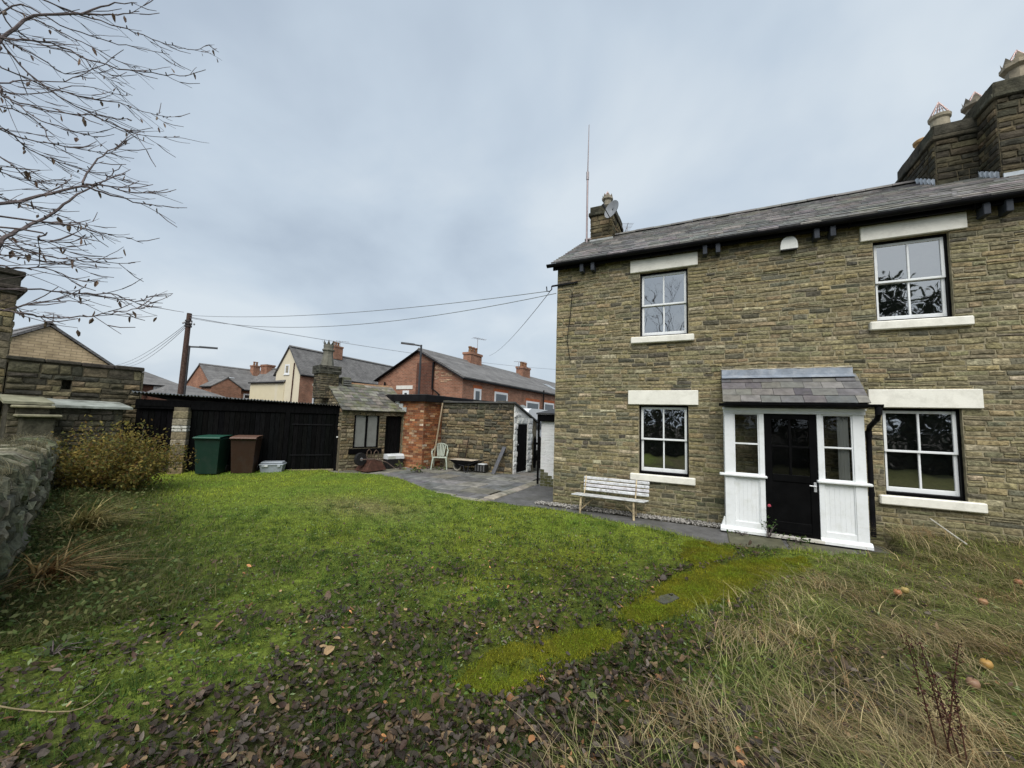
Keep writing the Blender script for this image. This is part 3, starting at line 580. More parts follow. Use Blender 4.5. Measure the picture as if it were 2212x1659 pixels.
MB(None, BLACK).box((.95, PY-.004, .12), (1.42, PY+.013, .14)).build('weather_bar', M_BLACK, dr)
pbox('threshold', (.83, PY-.06, .03), (1.56, PY+.08, .073), (.55, .53, .47), M_CREAM)
b = MB(None, (.02, .02, .02)); b.box((.93, YW+.02, 0), (1.5, YW+.06, 1.9)); b.build('inner_door', M_BLACK, por)
# porch roof
o0 = Vector((.27, 7.255, 2.085)); sv = Vector((0, YW-.02-7.255, 2.575-2.085)).normalized()
b = MB(None, (.05, .05, .05)); b.add([(.30, 7.275, 2.075), (2.10, 7.275, 2.075), (2.10, YW, 2.565), (.30, YW, 2.565), (.30, 7.275, 2.02), (2.10, 7.275, 2.02), (2.10, YW, 2.02), (.30, YW, 2.02)], [(0, 1, 2, 3), (4, 5, 1, 0), (0, 3, 7, 4), (1, 5, 6, 2), (7, 6, 5, 4)]); pr = b.build('porch_roof', M_BLACK, por)
pieces(slate_items(o0, (1, 0, 0), sv, 4, .178, 1.86, (.22, .36), .014, [(.105, .10, .10), (.135, .13, .12), (.085, .083, .085), (.15, .145, .13)], lift=.012), M_SLATE, pr, 'slate', 'slates')
b = MB(None, (.20, .23, .27)); b.add([(.28, YW-.035, 2.69), (2.09, YW-.035, 2.69), (2.09, YW-.045, 2.585), (.28, YW-.045, 2.585), (2.10, YW-.15, 2.53), (.28, YW-.15, 2.53)], [(3, 2, 1, 0), (5, 4, 2, 3)]); b.build('lead_flashing', M_LEAD, pr)
b = MB(None, (.42, .38, .29)); b.tube([(.26+k*.07, YW-.025, 2.693+R.uniform(-.006, .008)) for k in range(27)], [R.uniform(.006, .02) for k in range(27)], 6); b.build('mortar_fillet', M_MORTAR, pr)
b = MB(None, (.008, .008, .009)); n = 8; pr_ = [(-.045*math.cos(math.pi*k/n), -.045*math.sin(math.pi*k/n)) for k in range(n+1)]
b.add([(e_, 7.235+p, 2.075+q) for e_ in (.21, 2.25) for p, q in pr_], [(k, k+1, n+2+k, n+1+k) for k in range(n)]+[tuple(range(n+1)), tuple(range(2*n+1, n, -1))]); b.build('porch_gutter', M_BLACK, por)
dp = MB(None, (.008, .008, .009)); dp.tube([(2.2, 7.235, 2.05), (2.2, 7.235, 1.95), (2.2, 7.30, 1.87), (2.2, 7.60, 1.76), (2.2, 7.66, 1.68), (2.2, 7.66, .16)], .034, 12); dp.tube([(2.2, 7.66, 1.70), (2.2, 7.66, 1.60)], .044, 12); dp.tube([(2.2, 7.235, 2.03), (2.2, 7.235, 1.93)], .042, 12)
dp.tube([(2.2, 7.66, .8), (2.2, 7.66, .74)], .041, 12); dp.build('downpipe', M_BLACK, por, smooth=False)
# ------------------------------------------------------------------ things fixed to the cottage
t = thing('alarm_box', 'white domed burglar alarm box high on the cottage front', 'alarm box', (1.315, YW-.03, 4.72))
b = MB(None, (.75, .75, .70)); n = 10; pf = [(-.125, 0), (-.12, .05)]+[(-.12*math.cos(math.pi*k/n)*1., .07+.15*math.sin(math.pi*k/n)) for k in range(n+1)]+[(.12, .05), (.125, 0)]
b.prism([(1.315+p, 4.72+q) for p, q in pf], YW-.10, YW-.025, 'y'); b.build('cover', M_PLASTIC, t); MB(None, (.02, .02, .02)).box((1.20, YW-.095, 4.705), (1.43, YW-.025, 4.722)).build('base_plate', M_PLASTIC, t)
t = thing('satellite_dish', 'grey satellite dish bolted to the left chimney of the cottage', 'satellite dish', (-2.13, 9.95, 7.1))
dc = Vector((-2.07, 9.72, 7.16)); dn = Vector((-.45, -.80, .18)).normalized(); du = dn.cross(Vector((0, 0, 1))).normalized(); dv = du.cross(dn)
b = MB(None, (.24, .25, .26)); n = 20
for k, rr in enumerate((.0, .10, .19, .265)):
    pass
ring = [[dc+(du*math.cos(2*math.pi*j/n)+dv*math.sin(2*math.pi*j/n)*1.08)*rr+dn*(rr*rr*.9) for j in range(n)] for rr in (.02, .09, .16, .225)]
b.add([p for r_ in ring for p in r_], [(i*n+j, i*n+(j+1) % n, (i+1)*n+(j+1) % n, (i+1)*n+j) for i in range(3) for j in range(n)]+[tuple(range(n))])
b.add([p-dn*.012 for r_ in ring for p in r_], [(i*n+(j+1) % n, i*n+j, (i+1)*n+j, (i+1)*n+(j+1) % n) for i in range(3) for j in range(n)]+[tuple(range(n-1, -1, -1))]); b.build('reflector', M_PLASTIC, t, smooth=True)
MB(None, (.03, .03, .03)).tube([dc-dv*.25+dn*.05, dc+dn*.30-dv*.1], .012, 6).build('feed_arm', M_METAL, t); MB(None, (.04, .04, .04)).tube([dc+dn*.26-dv*.1, dc+dn*.36-dv*.04], .032, 8).build('receiver', M_PLASTIC, t)
MB(None, (.25, .25, .25)).tube([dc-dn*.01, dc-dn*.12, (-2.14, 10.02, 7.2), (-2.14, 10.02, 6.9)], .018, 6).build('bracket', M_METAL, t)
def aerial(loc, h, az, label, s=1., n=6, els='yagi'):
    t = thing('tv_aerial', label, 'aerial', loc, group=None); x, y, z = loc; MB(None, (.33, .31, .31)).tube([(x, y, z), (x, y, z+h)], .012*s, 5).build('pole', M_METAL, t)
    d = Vector((math.cos(az), math.sin(az), 0)); q = Vector((-d.y, d.x, 0)); c = Vector((x, y, z+h)); MB(None, (.33, .31, .31)).tube([c-d*.25*s, c+d*.45*s], .009*s, 4).build('boom', M_METAL, t)
    b = MB(None, (.36, .34, .34))
    for k in range(n): p = c+d*(-.2+.6*k/(n-1))*s; b.tube([p-q*.2*s*(1-.06*k), p+q*.2*s*(1-.06*k)], .006*s, 4)
    b.build('elements', M_METAL, t); return t
aerial((-1.94, 11.1, 6.6), .75, 1.9, 'small tv aerial behind the left chimney of the cottage', .8, 7)
t = thing('aerial_mast', 'tall thin aerial mast rising beside the left cottage chimney', 'mast', (-2.8, 9.95, 6.2))
MB(None, (.27, .22, .22)).tube([(-2.8, 9.95, 6.2), (-2.8, 9.95, 8.5)], .026, 8).build('lower_pole', M_METAL, t); MB(None, (.22, .19, .19)).tube([(-2.8, 9.95, 8.4), (-2.78, 9.95, 9.9)], [.018, .010], 8).build('upper_pole', M_METAL, t)
MB(None, (.25, .22, .22)).tube([(-2.8, 9.95, 8.30), (-2.8, 9.95, 8.52)], .038, 8).build('clamp', M_METAL, t); MB(None, (.25, .22, .22)).bar((-2.8, 9.95, 6.62), (-2.66, 10.02, 6.62), .03, .03).build('wall_bracket', M_METAL, t)
t = thing('wire_bracket', 'black iron hook bracket at the top left corner of the cottage', 'bracket', (-2.85, 7.8, 4.62))
MB(None, (.015, .015, .016)).bar((-2.95, 7.80, 4.62), (-2.38, 7.80, 4.64), .02, .035).build('arm', M_BLACK, t); b = MB(None, (.015, .015, .016)); b.tube([(-2.95, 7.78, 4.62), (-2.95, 7.78, 4.54), (-3.0, 7.78, 4.50), (-3.06, 7.78, 4.52), (-3.07, 7.78, 4.62)], .012, 6); b.build('hook', M_BLACK, t)
MB(None, (.015, .015, .015)).tube([(-2.72, 7.79, 4.48), (-2.55, 7.79, 4.50), (-2.48, 7.78, 4.43), (-2.52, 7.78, 3.9), (-2.58, 7.78, 3.4), (-2.5, 7.78, 2.95)], .008, 5).build('wall_cable', M_BLACK, label='thin dark cable hanging down the cottage wall from the bracket', cat='cable')
# bench
t = thing('garden_bench', 'weathered white slatted bench with rusty cream legs below the window', 'bench', (-1.6, 7.45, 0))
for k in range(4):
    z = .385+k*.068; y = 7.60+k*.022; q = MB(None, var((.66, .66, .68), .06)); q.box((-2.13-.004*k, y, z), (-.92, y+.02, z+.056), bev=.01); q.build('back_slat', M_PEEL, t)
for k in range(4):
    y = 7.28+k*.085; MB(None, var((.50, .50, .48), .1)).box((-2.28+.005*k, y, .325-.006*k), (-.96+.012*k, y+.07, .348-.006*k), bev=.008).build('seat_slat', M_PEEL, t)
CRM = (.52, .42, .26)
for x in (-2.1, -1.15):
    s = -1 if x < -1.6 else 1
    MB(None, CRM).tube([(x, 7.33, .325), (x+.01*s, 7.31, 0.005)], .02, 8).build('leg', M_RUST, t); MB(None, CRM).tube([(x, 7.52, .32), (x+.01*s, 7.60, .005)], .016, 8).build('leg', M_RUST, t)
    MB(None, CRM).tube([(x, 7.315, .08), (x, 7.59, .08)], .01, 6).build('stretcher', M_RUST, t); MB(None, (.38, .30, .18)).tube([(x, 7.45, .08), (x-s*.26, 7.42, .32)], .011, 6).build('brace', M_RUST, t)
    MB(None, CRM).tube([(x, 7.53, .30), (x, 7.60, .42), (x, 7.685, .66)], .012, 6).build('back_support', M_RUST, t)

# ------------------------------------------------------------------ black timber shed, pillar, bins
SH = frame((-12.75, 5.45, 0), (2.6, 3.0)); W2 = lambda M, p: tuple(M @ Vector(p))
shed = thing('timber_shed', 'long black timber shed with corrugated roof along the lawn', 'shed', W2(SH, (2, 0, 0)))
rz = lambda s: 2.07-.028*(s+.76)
for k in range(30):
    s0 = .40+k*.1225; MB(SH, var((.0040, .0041, .0042), .35)).box((s0+.003, R.uniform(0, .012), .02), (s0+.1195, .03, 1.80), bev=.004).build('plank', M_BLACKWOOD, shed)
for k in range(6): MB(SH, var(BLACK, .35)).box((-.80+k*.13+.003, .05+R.uniform(0, .01), .0), (-.80+k*.13+.127, .075, 1.80), bev=.004).build('plank', M_BLACKWOOD, shed)
MB(SH, BLACK).box((-.80, -.03, 1.70), (4.1, -.002, 1.93)).build('fascia_board', M_BLACKWOOD, shed); MB(SH, BLACK).box((-.80, -.045, 1.76), (.35, -.031, 1.84)).build('trim_board', M_BLACKWOOD, shed)
MB(SH, BLACK).box((2.62, -.03, .05), (2.74, -.004, 1.70)).build('door_post', M_BLACKWOOD, shed); MB(SH, BLACK).box((4.0, -.04, 0), (4.1, .05, 1.93)).build('corner_post', M_BLACKWOOD, shed)
for z in (.45, 1.35): MB(SH, (.012, .012, .013)).box((2.8, -.012, z), (3.9, -.002, z+.03)).build('strap_hinge', M_BLACK, shed)
MB(SH, (.6, .6, .58)).box((4.02, -.055, .98), (4.07, -.04, 1.03), bev=.006).build('white_catch', M_PLASTIC, shed)
MB(SH, BLACK).box((-.80, .08, 0), (4.1, 2.2, 1.80)).build('body', M_BLACKWOOD, shed)
for k in range(7):
    s0 = -.86+k*.72; b = MB(SH, (.15, .155, .15)); n = 40
    pts = [(s0+.74*i/n, .024*math.cos(2*math.pi*(.74*i/n)/.076)) for i in range(n+1)]
    b.add([(p, y, rz(p)+q+.05+dy_) for y, dy_ in ((-.14, -.01), (2.3, -.14)) for p, q in pts]+[(p, y, rz(p)+q+.042+dy_) for y, dy_ in ((-.14, -.01), (2.3, -.14)) for p, q in pts], [(i, i+1, n+2+i, n+1+i) for i in range(n)]+[(2*n+2+i, 3*n+3+i, 3*n+4+i, 2*n+3+i) for i in range(n)]+[(i+1, i, 2*n+2+i, 2*n+3+i) for i in range(n)]); b.build('corrugated_sheet', M_METAL, shed)
thr = MB(SH, (.22, .19, .12)); thr.box((2.75, -.10, -.03), (4.0, -.035, .055), bev=.012); thr.build('threshold_stone', M_STONE, shed)
pil = thing('stone_pillar', 'square sandstone pillar between the two black shed fronts', 'pillar', W2(SH, (.22, -.1, 0)))
z = -.05
MB(SH, (.14, .12, .08)).box((.07, -.20, -.05), (.37, .04, 1.75)).build('core', M_MORTAR, pil)
PPAL = [(.22, .18, .11), (.17, .145, .09), (.27, .24, .17), (.13, .115, .075), (.20, .15, .085)]
for h in (.22, .09, .07, .1, .06, .08, .17, .16, .2, .08, .09, .18, .2):
    c = (.5, .49, .44) if abs(z-1.08) < .12 else var(R.choice(PPAL), .15)
    xs = [.055, .385] if h > .12 or R.random() < .4 else [.055, R.uniform(.15, .3), .385]
    for a, c2 in zip(xs[:-1], xs[1:]): MB(SH, c).box((a+.004, -.22+R.uniform(-.012, .012), z+.004), (c2-.004, .05, min(z+h, 1.78)-.004), bev=.014).build('stone', M_STONE, pil)
    z += h
def wheelie(loc, rz_, col, lid, label):
    t = thing('wheelie_bin', label, 'bin', loc, rz=rz_, group=None); b = MB(None, col); w0, w1, d0, d1, H = .24, .285, .25, .34, .92
    b.add([(sx*w, sy*d, z) for z, w, d in ((.03, w0, d0), (.5, .262, .295), (H, w1, d1)) for sx, sy in ((-1, -1), (1, -1), (1, 1), (-1, 1))], [(3, 2, 1, 0)]+[(4*k+i, 4*k+(i+1) % 4, 4*k+4+(i+1) % 4, 4*k+4+i) for k in range(2) for i in range(4)])
    bd = b.build('body', M_PLASTIC, t); r_ = MB(None, col)
    r_.box((-.30, -.36, .90), (.30, .36, .935), bev=.012); r_.build('rim', M_PLASTIC, bd)
    l_ = MB(None, lid); l_.add([(sx*w, y, z) for y, w, z in ((-.40, .29, .94), (-.38, .30, .975), (-.1, .30, 1.0), (.36, .30, 1.005), (.38, .29, .95)) for sx in (-1, 1)], [(2*i, 2*i+1, 2*i+3, 2*i+2) for i in range(4)]); l_.add([(-.29, -.40, .938), (.29, -.40, .938), (.29, .38, .938), (-.29, .38, .938)], [(3, 2, 1, 0)]); l_.box((-.31, -.41, .936), (.31, -.385, .962), bev=.008); l_.build('lid', M_PLASTIC, t)
    for s in (-1, 1):
        wl = MB(None, (.012, .012, .012)); wl.tube([(s*.19, .30, .10), (s*.26, .30, .10)], .10, 16); wl.build('wheel', M_PLASTIC, t)
        MB(None, col).tube([(s*.18, .36, .93), (s*.18, .43, .95), (s*.1, .43, .95)], .015, 6).build('handle', M_PLASTIC, t)
    bg_ = MB(None, (.35, .40, .38)); bg_.add([(-.02, -.297, .66), (.02, -.297, .66), (.025, -.302, .70), (0, -.305, .72), (-.025, -.302, .70)], [(0, 1, 2, 3, 4)]); bg_.build('badge', M_PLASTIC, bd)
    return t
ra = math.atan2(3.0, 2.6)
wheelie(W2(SH, (1.06, -.44, .03)), ra-.18, (.004, .024, .015), (.012, .070, .045), 'green wheelie bin standing against the black shed')
wheelie(W2(SH, (1.80, -.42, .03)), ra-.05, (.030, .013, .007), (.13, .072, .05), 'brown wheelie bin beside the green one at the black shed')
t = thing('storage_crate', 'grey lidded plastic crate on the grass before the black shed', 'crate', W2(SH, (2.45, -.30, .02)), rz=ra-.1)
b = MB(None, (.27, .30, .33)); b.add([(sx*w, sy*d, z) for z, w, d in ((0, .25, .17), (.21, .28, .195)) for sx, sy in ((-1, -1), (1, -1), (1, 1), (-1, 1))], [(3, 2, 1, 0)]+[(i, (i+1) % 4, 4+(i+1) % 4, 4+i) for i in range(4)]); b.build('tub', M_PLASTIC, t)
b = MB(None, (.30, .33, .36)); b.box((-.30, -.215, .205), (.30, .215, .25), bev=.012); b.box((-.27, -.19, .25), (.27, .19, .30), bev=.02); b.build('lid', M_PLASTIC, t)
for s in (-.19, .19): MB(None, (.33, .36, .38)).box((s-.04, -.222, .16), (s+.04, -.20, .225), bev=.006).build('clip', M_PLASTIC, t)
MB(None, (.62, .64, .64)).box((-.16, -.224, .17), (-.08, -.205, .225), bev=.003).build('sticker', M_PLASTIC, t)

# ------------------------------------------------------------------ stone hut with chimney
HU = frame((-9.9, 8.45, 0), (.65, 2.0)); HW = 2.25
hut = thing('stone_hut', 'small stone hut with mossy slate roof and tall chimney', 'outbuilding', W2(HU, (1.1, .5, 0)))
HO = [(.40, 1.24, .66, 1.74), (1.46, 2.08, -.02, 1.74)]
hw = wall_sheet(HU, 0, HW, -.05, 1.86, HO, .14, (.15, .13, .085), M_MORTAR, hut)
HP = [(.19, .155, .095), (.16, .13, .08), (.22, .19, .125), (.12, .105, .07), (.17, .125, .07)]
pieces([stone_item(HU, r, var(R.choice(HP), .18), d=(.01, .03), jit=.014) for r in courses(0, HW, -.05, 1.84, (.07, .15), (.10, .30), HO+[(.27, 1.34, .48, .66)])], M_STONE, hw, 'stone', 'stonework')
b = MB(HU, (.13, .11, .075)); b.add([(0, 0, -.05), (0, 2.7, -.05), (0, 2.7, 1.86), (0, 1.35, 2.74), (0, 0, 1.86)], [(0, 1, 2, 3, 4)]); b.add([(HW, 0, -.05), (HW, 2.7, -.05), (HW, 2.7, 1.86), (HW, 1.35, 2.74), (HW, 0, 1.86)], [(4, 3, 2, 1, 0)]); b.add([(0, 2.7, -.05), (HW, 2.7, -.05), (HW, 2.7, 1.86), (0, 2.7, 1.86)], [(0, 1, 2, 3)]); gw = b.build('gable_wall', M_MORTAR, hut)
GM = frame(W2(HU, (0, 2.7, 0)), (-.65, -2.0)); GM = Matrix.Identity(4)
o_ = HU @ Vector((0, 2.7, 0)); uu = (HU.to_3x3() @ Vector((0, -1, 0))); GM = frame(o_, uu)
pieces([stone_item(GM, r, var(R.choice(HP), .18), d=(.008, .025), jit=.012) for r in courses(0, 2.7, 1.2, 2.74, (.08, .13), (.12, .32), top=lambda s: 1.86+(1.35-abs(s-1.35))*.652)], M_STONE, gw, 'stone', 'stonework', 120)
w = MB(HU, BLACK); w.box((.40, .03, .66), (.46, .10, 1.74)); w.box((1.18, .03, .66), (1.24, .10, 1.74)); w.box((.79, .03, .70), (.85, .10, 1.70)); w.box((.46, .03, 1.70), (1.18, .10, 1.74)); w.box((.46, .03, .66), (1.18, .10, .70)); wn = w.build('window', M_BLACK, hut)
for a, c in ((.46, .79), (.85, 1.18)): MB(HU, (.20, .205, .19)).box((a, .06, .70), (c, .068, 1.70)).build('frosted_pane', M_PLASTIC, wn)
MB(HU, BLACK).box((.27, -.06, .49), (1.34, .04, .65), bev=.012).build('sill', M_BLACK, hut)
for k in range(5): MB(HU, var((.005, .005, .005), .2)).box((1.46+k*.124+.003, .09, -.02), (1.46+(k+1)*.124-.003, .115, 1.74), bev=.004).build('door_board', M_BLACKWOOD, hut)
MB(HU, (.11, .06, .045)).box((-.02, -.05, 1.80), (HW+.05, -.002, 1.865)).build('eaves_board', M_WOOD, hut)
b = MB(HU, (.06, .06, .055)); b.add([(-.02, -.06, 1.84), (HW+.02, -.06, 1.84), (HW+.02, 1.35, 2.74), (-.02, 1.35, 2.74), (-.02, 2.76, 1.84), (HW+.02, 2.76, 1.84), (-.02, -.06, 1.80), (HW+.02, -.06, 1.80), (-.02, 1.35, 2.70)], [(0, 1, 2, 3), (3, 2, 5, 4), (1, 0, 6, 7), (0, 3, 8, 6)]); hr = b.build('roof', M_SLATE_M, hut)
e0 = HU @ Vector((-.05, -.12, 1.825)); R3 = HU.to_3x3(); sv = (R3 @ Vector((0, 1.47, .93))).normalized()
pieces(slate_items(e0, R3 @ Vector((1, 0, 0)), sv, 9, .19, HW+.12, (.16, .34), .016, [(.125, .118, .10), (.155, .145, .122), (.10, .098, .085), (.19, .175, .15)], lift=.014), M_SLATE_M, hr, 'slate', 'slates')
for k in range(5): MB(HU, var((.26, .15, .08), .15)).prism([(1.21, 2.66), (1.35, 2.80), (1.49, 2.66), (1.47, 2.64), (1.35, 2.75), (1.23, 2.64)], .55+k*.36, .55+k*.36+.352, 'x').build('ridge_tile', M_CLAY, hr)
# chimney on the hut
hb = HU @ Vector((-.08, 1.35, 0)); hf = frame((hb.x, hb.y, 0), (.65, 2.0))
b = MB(hf, (.09, .085, .065)); b.box((-.24, -.28, 2.2), (.34, .30, 3.02)); hc = b.build('chimney_stack', M_STONE_D, hut)
its = []
for (oo, uu_, ll) in (((-.24, -.28), (1, 0), .58), ((-.24, .30), (0, -1), .58), ((.34, -.28), (0, 1), .58)):
    q = hf @ Vector((*oo, 0)); u3 = hf.to_3x3() @ Vector((*uu_, 0)); Mq = frame(q, u3)
    for r in courses(0, ll, 2.2, 3.02, (.06, .085), (.14, .28)): its.append(stone_item(Mq, r, var(R.choice([(.12, .10, .065), (.085, .075, .05), (.15, .125, .08)]), .2), d=(.006, .02)))
    for r in courses(-.05, ll+.05, 3.02, 3.27, (.10, .13), (.2, .4)): its.append(stone_item(Mq, r, var((.07, .068, .055), .2), d=(.05, .07)))
pieces(its, M_STONE_D, hc, 'stone', 'stonework', 120)
MB(hf, (.07, .068, .055)).box((-.29, -.33, 3.0), (.39, .35, 3.26)).build('cap', M_STONE_D, hc)
b = MB(hf, (.16, .155, .125)); b.lathe((.05, .01, 3.25), [(.22, 0), (.20, .06), (.15, .42), (.155, .50), (.19, .54), (.19, .58), (.15, .60), (.16, .72), (.13, .74)], 8)
for k in range(8):
    a0, a1 = 2*math.pi*k/8, 2*math.pi*(k+1)/8; am = (a0+a1)/2; b.add([(.05+.15*math.cos(a0), .01+.15*math.sin(a0), 3.97), (.05+.15*math.cos(a1), .01+.15*math.sin(a1), 3.97), (.05+.21*math.cos(am), .01+.21*math.sin(am), 4.13), (.05+.11*math.cos(am), .01+.11*math.sin(am), 3.97)], [(0, 1, 2), (1, 3, 2), (3, 0, 2)])
b.build('chimney_pot', M_CLAY, hc)
b = MB(HU, (.14, .14, .10)); b.box((.42, 1.15, 2.66), (.72, 1.5, 2.95), bev=.02); b.build('roof_vent', M_SLATE_M, hut)
for k in range(3): MB(HU, (.15, .15, .14)).box((.44, 1.10, 2.68+k*.07), (.70, 1.15, 2.72+k*.07)).build('vent_slat', M_SLATE, hut)
# box before the hut door
t = thing('white_lidded_box', 'black box with white top standing in the hut doorway', 'box', W2(HU, (1.74, -.12, 0)), rz=math.atan2(2.0, .65)); MB(None, (.01, .01, .011)).box((-.29, -.16, 0), (.29, .16, .30), bev=.012).build('body', M_PLASTIC, t)
b = MB(None, (.62, .65, .66)); b.prism([(-.17, .30), (.16, .30), (.16, .45), (-.10, .45), (-.17, .40)], -.30, .30, 'x'); b.build('lid', M_PLASTIC, t); MB(None, (.48, .50, .45)).box((-.28, -.178, .31), (-.02, -.168, .40)).build('lid_panel', M_PLASTIC, t)
# rusty upturned barrow
t = thing('rusty_wheelbarrow', 'upturned rusty wheelbarrow lying before the hut window', 'wheelbarrow', W2(HU, (.75, -.45, 0)), rz=math.atan2(2.0, .65)+.25)
b = MB(None, (.060, .026, .017)); b.add([(x, y, z) for z, xa, xb, ya, yb in ((.03, -.32, .42, -.30, .28), (.33, -.08, .30, -.17, .16)) for x, y in ((xa, ya), (xb, ya), (xb, yb), (xa, yb))], [(4, 5, 6, 7)]+[(i, (i+1) % 4, 4+(i+1) % 4, 4+i) for i in range(4)]); b.build('tray', M_RUST, t)
b = MB(None, (.012, .012, .013)); b.tube([(-.34, -.05, .38), (-.34, .05, .38)], .19, 18); wl = b.build('wheel', M_PLASTIC, t); MB(None, (.35, .36, .37)).tube([(-.34, -.058, .38), (-.34, .058, .38)], .05, 10).build('hub', M_METAL, wl)
for s in (-.16, .16):
    MB(None, (.16, .12, .10)).tube([(-.42, s*.6, .38), (.05, s, .37), (.5, s*1.3, .24), (.82, s*1.5, .03)], .016, 6).build('handle', M_RUST, t)
    MB(None, (.10, .07, .05)).tube([(.02, s, .36), (.03, s, .58), (.10, s, .64), (.18, s, .58), (.20, s, .36)], .014, 6).build('leg', M_RUST, t)

# ------------------------------------------------------------------ flat-roofed brick store
brk = thing('brick_store', 'flat roofed store of patchy orange brick with black fascia', 'outbuilding', (-8.35, 10.4, 0))
BL = frame((-9.95, 10.50, 0), (1.6, -.1)); BRt = frame((-8.35, 10.40, 0), (.06, 1.0)); LB = 1.603
BP = [(.33, .135, .06)]*4+[(.25, .095, .045)]*4+[(.38, .20, .10)]*3+[(.17, .07, .04)]*3+[(.42, .29, .18)]*2+[(.28, .15, .085)]*2
MB(None, (.26, .17, .105)).prism([(-8.35, 10.4), (-8.2, 15.2), (-9.9, 15.2), (-9.95, 10.5)][::-1], -.05, 2.25, 'z').build('wall', M_MORTAR, brk)
its = [brick_item(BL, r, var((.55, .46, .36) if R.random() < .02 else R.choice(BP), .18)) for r in courses(0, LB, -.03, 2.22, (.0745, .0755), (.218, .226), bond=1)]+[brick_item(BRt, r, var((.50, .42, .32) if R.random() < .03 else R.choice(BP), .2)) for r in courses(0, 1.0, -.03, 2.22, (.0745, .0755), (.218, .226), bond=1)]
pieces(its, M_BRICK, brk, 'brick', 'brickwork')
b = MB(None, (.012, .012, .013)); b.prism([(-8.22, 10.28), (-8.05, 15.3), (-10.0, 15.3), (-10.08, 10.38)][::-1], 2.21, 2.43, 'z'); b.build('fascia', M_BLACK, brk)
b = MB(None, (.05, .05, .052)); b.prism([(-8.26, 10.32), (-8.1, 15.2), (-9.96, 15.2), (-10.02, 10.42)][::-1], 2.43, 2.45, 'z'); b.build('roof_felt', M_SLATE, brk)
for k in range(3): z0 = 1.86+k*.12; MB(None, (.36, .38, .37)).box((-9.64+k*.17, 10.425-k*.01, z0+.1-k*.25+.15), (-9.46+k*.17, 10.455, z0+.25-k*.25+.15)).build('stepped_flashing', M_LEAD, brk)
MB(None, (.30, .24, .16)).tube([(-8.20, 10.85, .35), (-8.16, 11.15, 2.2)], .028, 7).build('wooden_pole', M_WOOD, label='grey wooden pole leaning where brick store meets stone wall', cat='pole')

# ------------------------------------------------------------------ stone privy with whitewashed gable
prv = thing('stone_privy', 'rubble stone outhouse with whitewashed end and black door', 'outbuilding', (-6.8, 11.28, 0))
PF = frame((-8.25, 11.28, 0), (1, 0)); PL = 2.8
pw = MB(None, (.19, .165, .115)); pw.prism([(11.28, -.05), (11.28, 2.2), (13.15, 1.62), (13.15, -.05)], -8.25, -5.45, 'x'); pw = pw.build('wall', M_MORTAR, prv)
PP = [(.22, .18, .105), (.19, .155, .09), (.26, .21, .13), (.14, .125, .085), (.085, .08, .06), (.17, .13, .075)]
rr = courses(0, 1.72, -.05, 2.2, (.08, .17), (.12, .42))+courses(1.72, PL-.02, -.05, 2.2, (.06, .16), (.12, .34))
pieces([stone_item(PF, r, var((.07, .068, .052), .25) if r[2] > 1.95 or R.random() < .06 else var(R.choice(PP), .2), d=(.012, .045), jit=.016, gap=.008) for r in rr], M_STONE, pw, 'stone', 'stonework')
WG = frame((-5.45, 11.28, 0), (0, 1)); DO = [(.24, 1.03, .0, 1.56)]
its = [stone_item(WG, r, var((.80, .80, .77), .05), d=(.015, .05), jit=.018, gap=.003) for r in courses(0, 1.45, -.05, 2.2, (.10, .2), (.12, .34), DO, top=lambda s: 2.2-.33*s)]
pieces(its, M_WHITEWASH, pw, 'painted_stone', 'painted_stones'); MB(WG, (.78, .78, .75)).add([(0, -.003, -.05), (1.45, -.003, -.05), (1.45, -.003, 1.72), (0, -.003, 2.2)], [(0, 1, 2, 3)]).build('limewash', M_WHITEWASH, prv)
for k in range(6): MB(WG, var((.006, .006, .006), .3)).box((.24+k*.13+.002, -.012, .02), (.24+(k+1)*.13-.002, .02, 1.56), bev=.003).build('door_board', M_BLACKWOOD, prv)
MB(WG, (.5, .5, .5)).lathe((.30, -.03, .90), [(.0, -.02), (.022, 0), (.0, .02)], 8).build('door_knob', M_METAL, prv)
b = MB(None, (.07, .07, .068)); b.prism([(11.2, 2.225), (13.25, 1.60), (13.25, 1.64), (11.2, 2.27)], -8.3, -5.38, 'x'); b.build('roof', M_SLATE, prv)
for k in range(9): MB(None, var((.075, .072, .055), .25)).box((-8.25+k*.312+.006, 11.22, 2.2), (-8.25+(k+1)*.312-.006, 11.5, 2.245+R.uniform(0, .05)), bev=.02).build('coping_stone', M_STONE_D, prv)
# whitewashed outhouse at the cottage corner
wo = thing('whitewashed_outhouse', 'white painted brick outhouse with black fascia behind the cottage corner', 'outbuilding', (-3.5, 9.75, 0))
MB(None, (.66, .66, .64)).prism([(9.75, -.05), (9.75, 1.78), (12.4, 2.1), (12.4, -.05)], -3.9, -2.86, 'x').build('wall', M_WHITEWASH, wo)
WF = frame((-3.9, 9.75, 0), (1, 0)); its = []
for r in courses(0, 1.02, -.02, 1.68, (.0745, .0755), (.218, .226), bond=1):
    low = r[3] < .33 or (r[3] < .62 and r[1] < .32) ; its.append(brick_item(WF, r, var((.085, .085, .035) if low and r[3] < .5-.9*r[0] or r[3] < .16 else (.82, .82, .80), .03), d=.004, gap=.002))
pieces(its, M_WHITEWASH, wo, 'painted_brick', 'painted_bricks'); MB(None, BLACK).box((-3.98, 9.66, 1.68), (-2.86, 9.74, 1.86)).build('fascia', M_BLACK, wo); MB(None, BLACK).tube([(-3.95, 9.70, 1.7), (-3.95, 9.70, .05)], .03, 8).build('downpipe', M_BLACK, wo)
MB(None, (.04, .04, .042)).prism([(9.62, 1.86), (12.5, 2.2), (12.5, 2.24), (9.62, 1.90)], -4.0, -2.86, 'x').build('roof', M_SLATE, wo)
